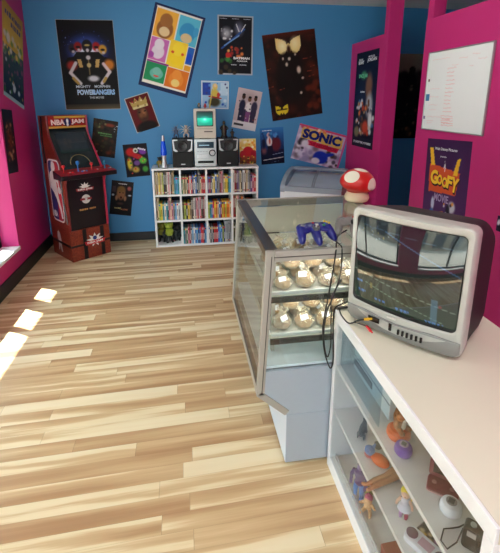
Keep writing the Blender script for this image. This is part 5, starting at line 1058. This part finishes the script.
MB().tube(rel([tuple(j), tuple(soc + nrm * .012), tuple(soc + nrm * .011), tuple(soc)]), [.0045, .0058, .004, .004], 12).build('yellow_plug', mat('plug_yellow', (232, 178, 40), .35), t, True)
e2 = j2 + (pw.to_3x3() @ Vector((.9, -.35, -.25))).normalized() * .034
MB().tube(rel([tuple(j2), tuple(j2.lerp(e2, .75)), tuple(j2.lerp(e2, .76)), tuple(e2)]), [.0045, .0058, .003, .003], 12).build('red_plug', mat('plug_red', (206, 32, 40), .35), t, True)
o = MB().tube(spline([(.700, 1.655, ZTOP + .01), (.640, 1.60, ZTOP + .006), (.600, 1.515, ZTOP + .005), (.580, 1.466, ZTOP - .012), (.571, 1.462, .94), (.556, 1.462, .82), (.541, 1.462, .70), (.548, 1.455, .59), (.566, 1.430, .520), (.574, 1.418, .545), (.5735, 1.420, .62), (.574, 1.436, .71), (.576, 1.440, .765), (.592, 1.4565, .782), (.64, 1.462, .80)]), .0032, 8).build('controller_cable', CAB, None, True)
tag(o, 'black cable looping down from the grey controller in front of the counter corner', 'cable')
o = MB().tube(spline([(.600, 1.57, ZTOP + .005), (.606, 1.50, ZTOP + .005), (.606, 1.468, ZTOP - .008), (.604, 1.464, .93), (.580, 1.463, .83), (.556, 1.463, .765), (.546, 1.463, .67), (.553, 1.459, .585), (.562, 1.445, .56), (.568, 1.436, .63), (.568, 1.448, .74), (.572, 1.462, .82), (.61, 1.466, .90)]), .0028, 8).build('controller_cable', CAB, None, True)
tag(o, 'thinner black cable hanging in a loop beside the counter corner post', 'cable')
o = MB().tube(spline([(.592, 1.449, cz + .003), (.63, 1.449, cz + .006), (.68, 1.447, cz + .004), (.74, 1.445, cz + .004)]), .006, 8).build('power_cable', CAB, None, True); tag(o, 'short thick black cable running behind the television corner', 'cable')

# ------------------------------------------------------------------ light
wd_ = bpy.data.worlds.new('sky'); sc.world = wd_; wd_.use_nodes = True
bg = wd_.node_tree.nodes['Background']; bg.inputs['Color'].default_value = (.79, .96, 1.0, 1); bg.inputs['Strength'].default_value = SKY_STRENGTH = 9.0
sun = bpy.data.lights.new('sun', 'SUN'); sun.energy = 30; sun.angle = R(.5); sun.color = (1, .95, .86)
so = bpy.data.objects.new('sun', sun); COL.objects.link(so); so.rotation_euler = Vector((.80, -.46, -1)).to_track_quat('-Z', 'Y').to_euler()
def portal(loc, rot, sx, sy):
    l = bpy.data.lights.new('window_light', 'AREA'); l.shape = 'RECTANGLE'; l.size = sx; l.size_y = sy; l.cycles.is_portal = True
    o = bpy.data.objects.new('window_light', l); COL.objects.link(o); o.location = loc; o.rotation_euler = rot
for w in (W1, W2): portal((XO - .02, (w[0] + w[1]) / 2, (w[2] + w[3]) / 2), (0, R(-90), 0), w[3] - w[2], w[1] - w[0])
portal(((FW[0] + FW[1]) / 2, YF - .22, (FW[2] + FW[3]) / 2), (R(90), 0, 0), FW[1] - FW[0], FW[3] - FW[2])
for z, e in ((ZTOP - .05, .9), (SZ[0] - .03, .7)):
    l = bpy.data.lights.new('showcase_lamp', 'AREA'); l.shape = 'RECTANGLE'; l.size = .56; l.size_y = .02; l.energy = e; l.color = (1, .93, .80)
    o = bpy.data.objects.new('showcase_lamp', l); COL.objects.link(o); o.location = (CX + .0, CY + .045, z); o.rotation_euler = (R(14), 0, 0)
for x, y, e in ((.5, .1, 20), (.8, 2.6, 5)):  # unseen fill lights added to brighten the foreground and the room
    l = bpy.data.lights.new('fill_light', 'AREA'); l.shape = 'RECTANGLE'; l.size = 1.2; l.size_y = .3; l.energy = e; l.color = (1, .985, .95)
    o = bpy.data.objects.new('fill_light', l); COL.objects.link(o); o.location = (x, y, ZC - .03)

# ------------------------------------------------------------------ camera
cam = bpy.data.cameras.new('camera'); co = bpy.data.objects.new('camera', cam); COL.objects.link(co)
cam.sensor_fit = 'HORIZONTAL'; cam.sensor_width = 36; cam.lens = 412.84 / 500 * 36; cam.shift_y = -.139; cam.clip_start = .05
co.location = (0, 0, 1.6); co.rotation_euler = (R(90 - 14.517), 0, R(-9.122)); sc.camera = co
v = sc.view_settings; v.view_transform = 'Standard'; v.look = 'None'; v.exposure = 0.0; v.gamma = 1.0; v.use_curve_mapping = False
sc.cycles.max_bounces = 10; sc.cycles.transparent_max_bounces = 24; sc.cycles.use_denoising = True
bpy.context.view_layer.update()
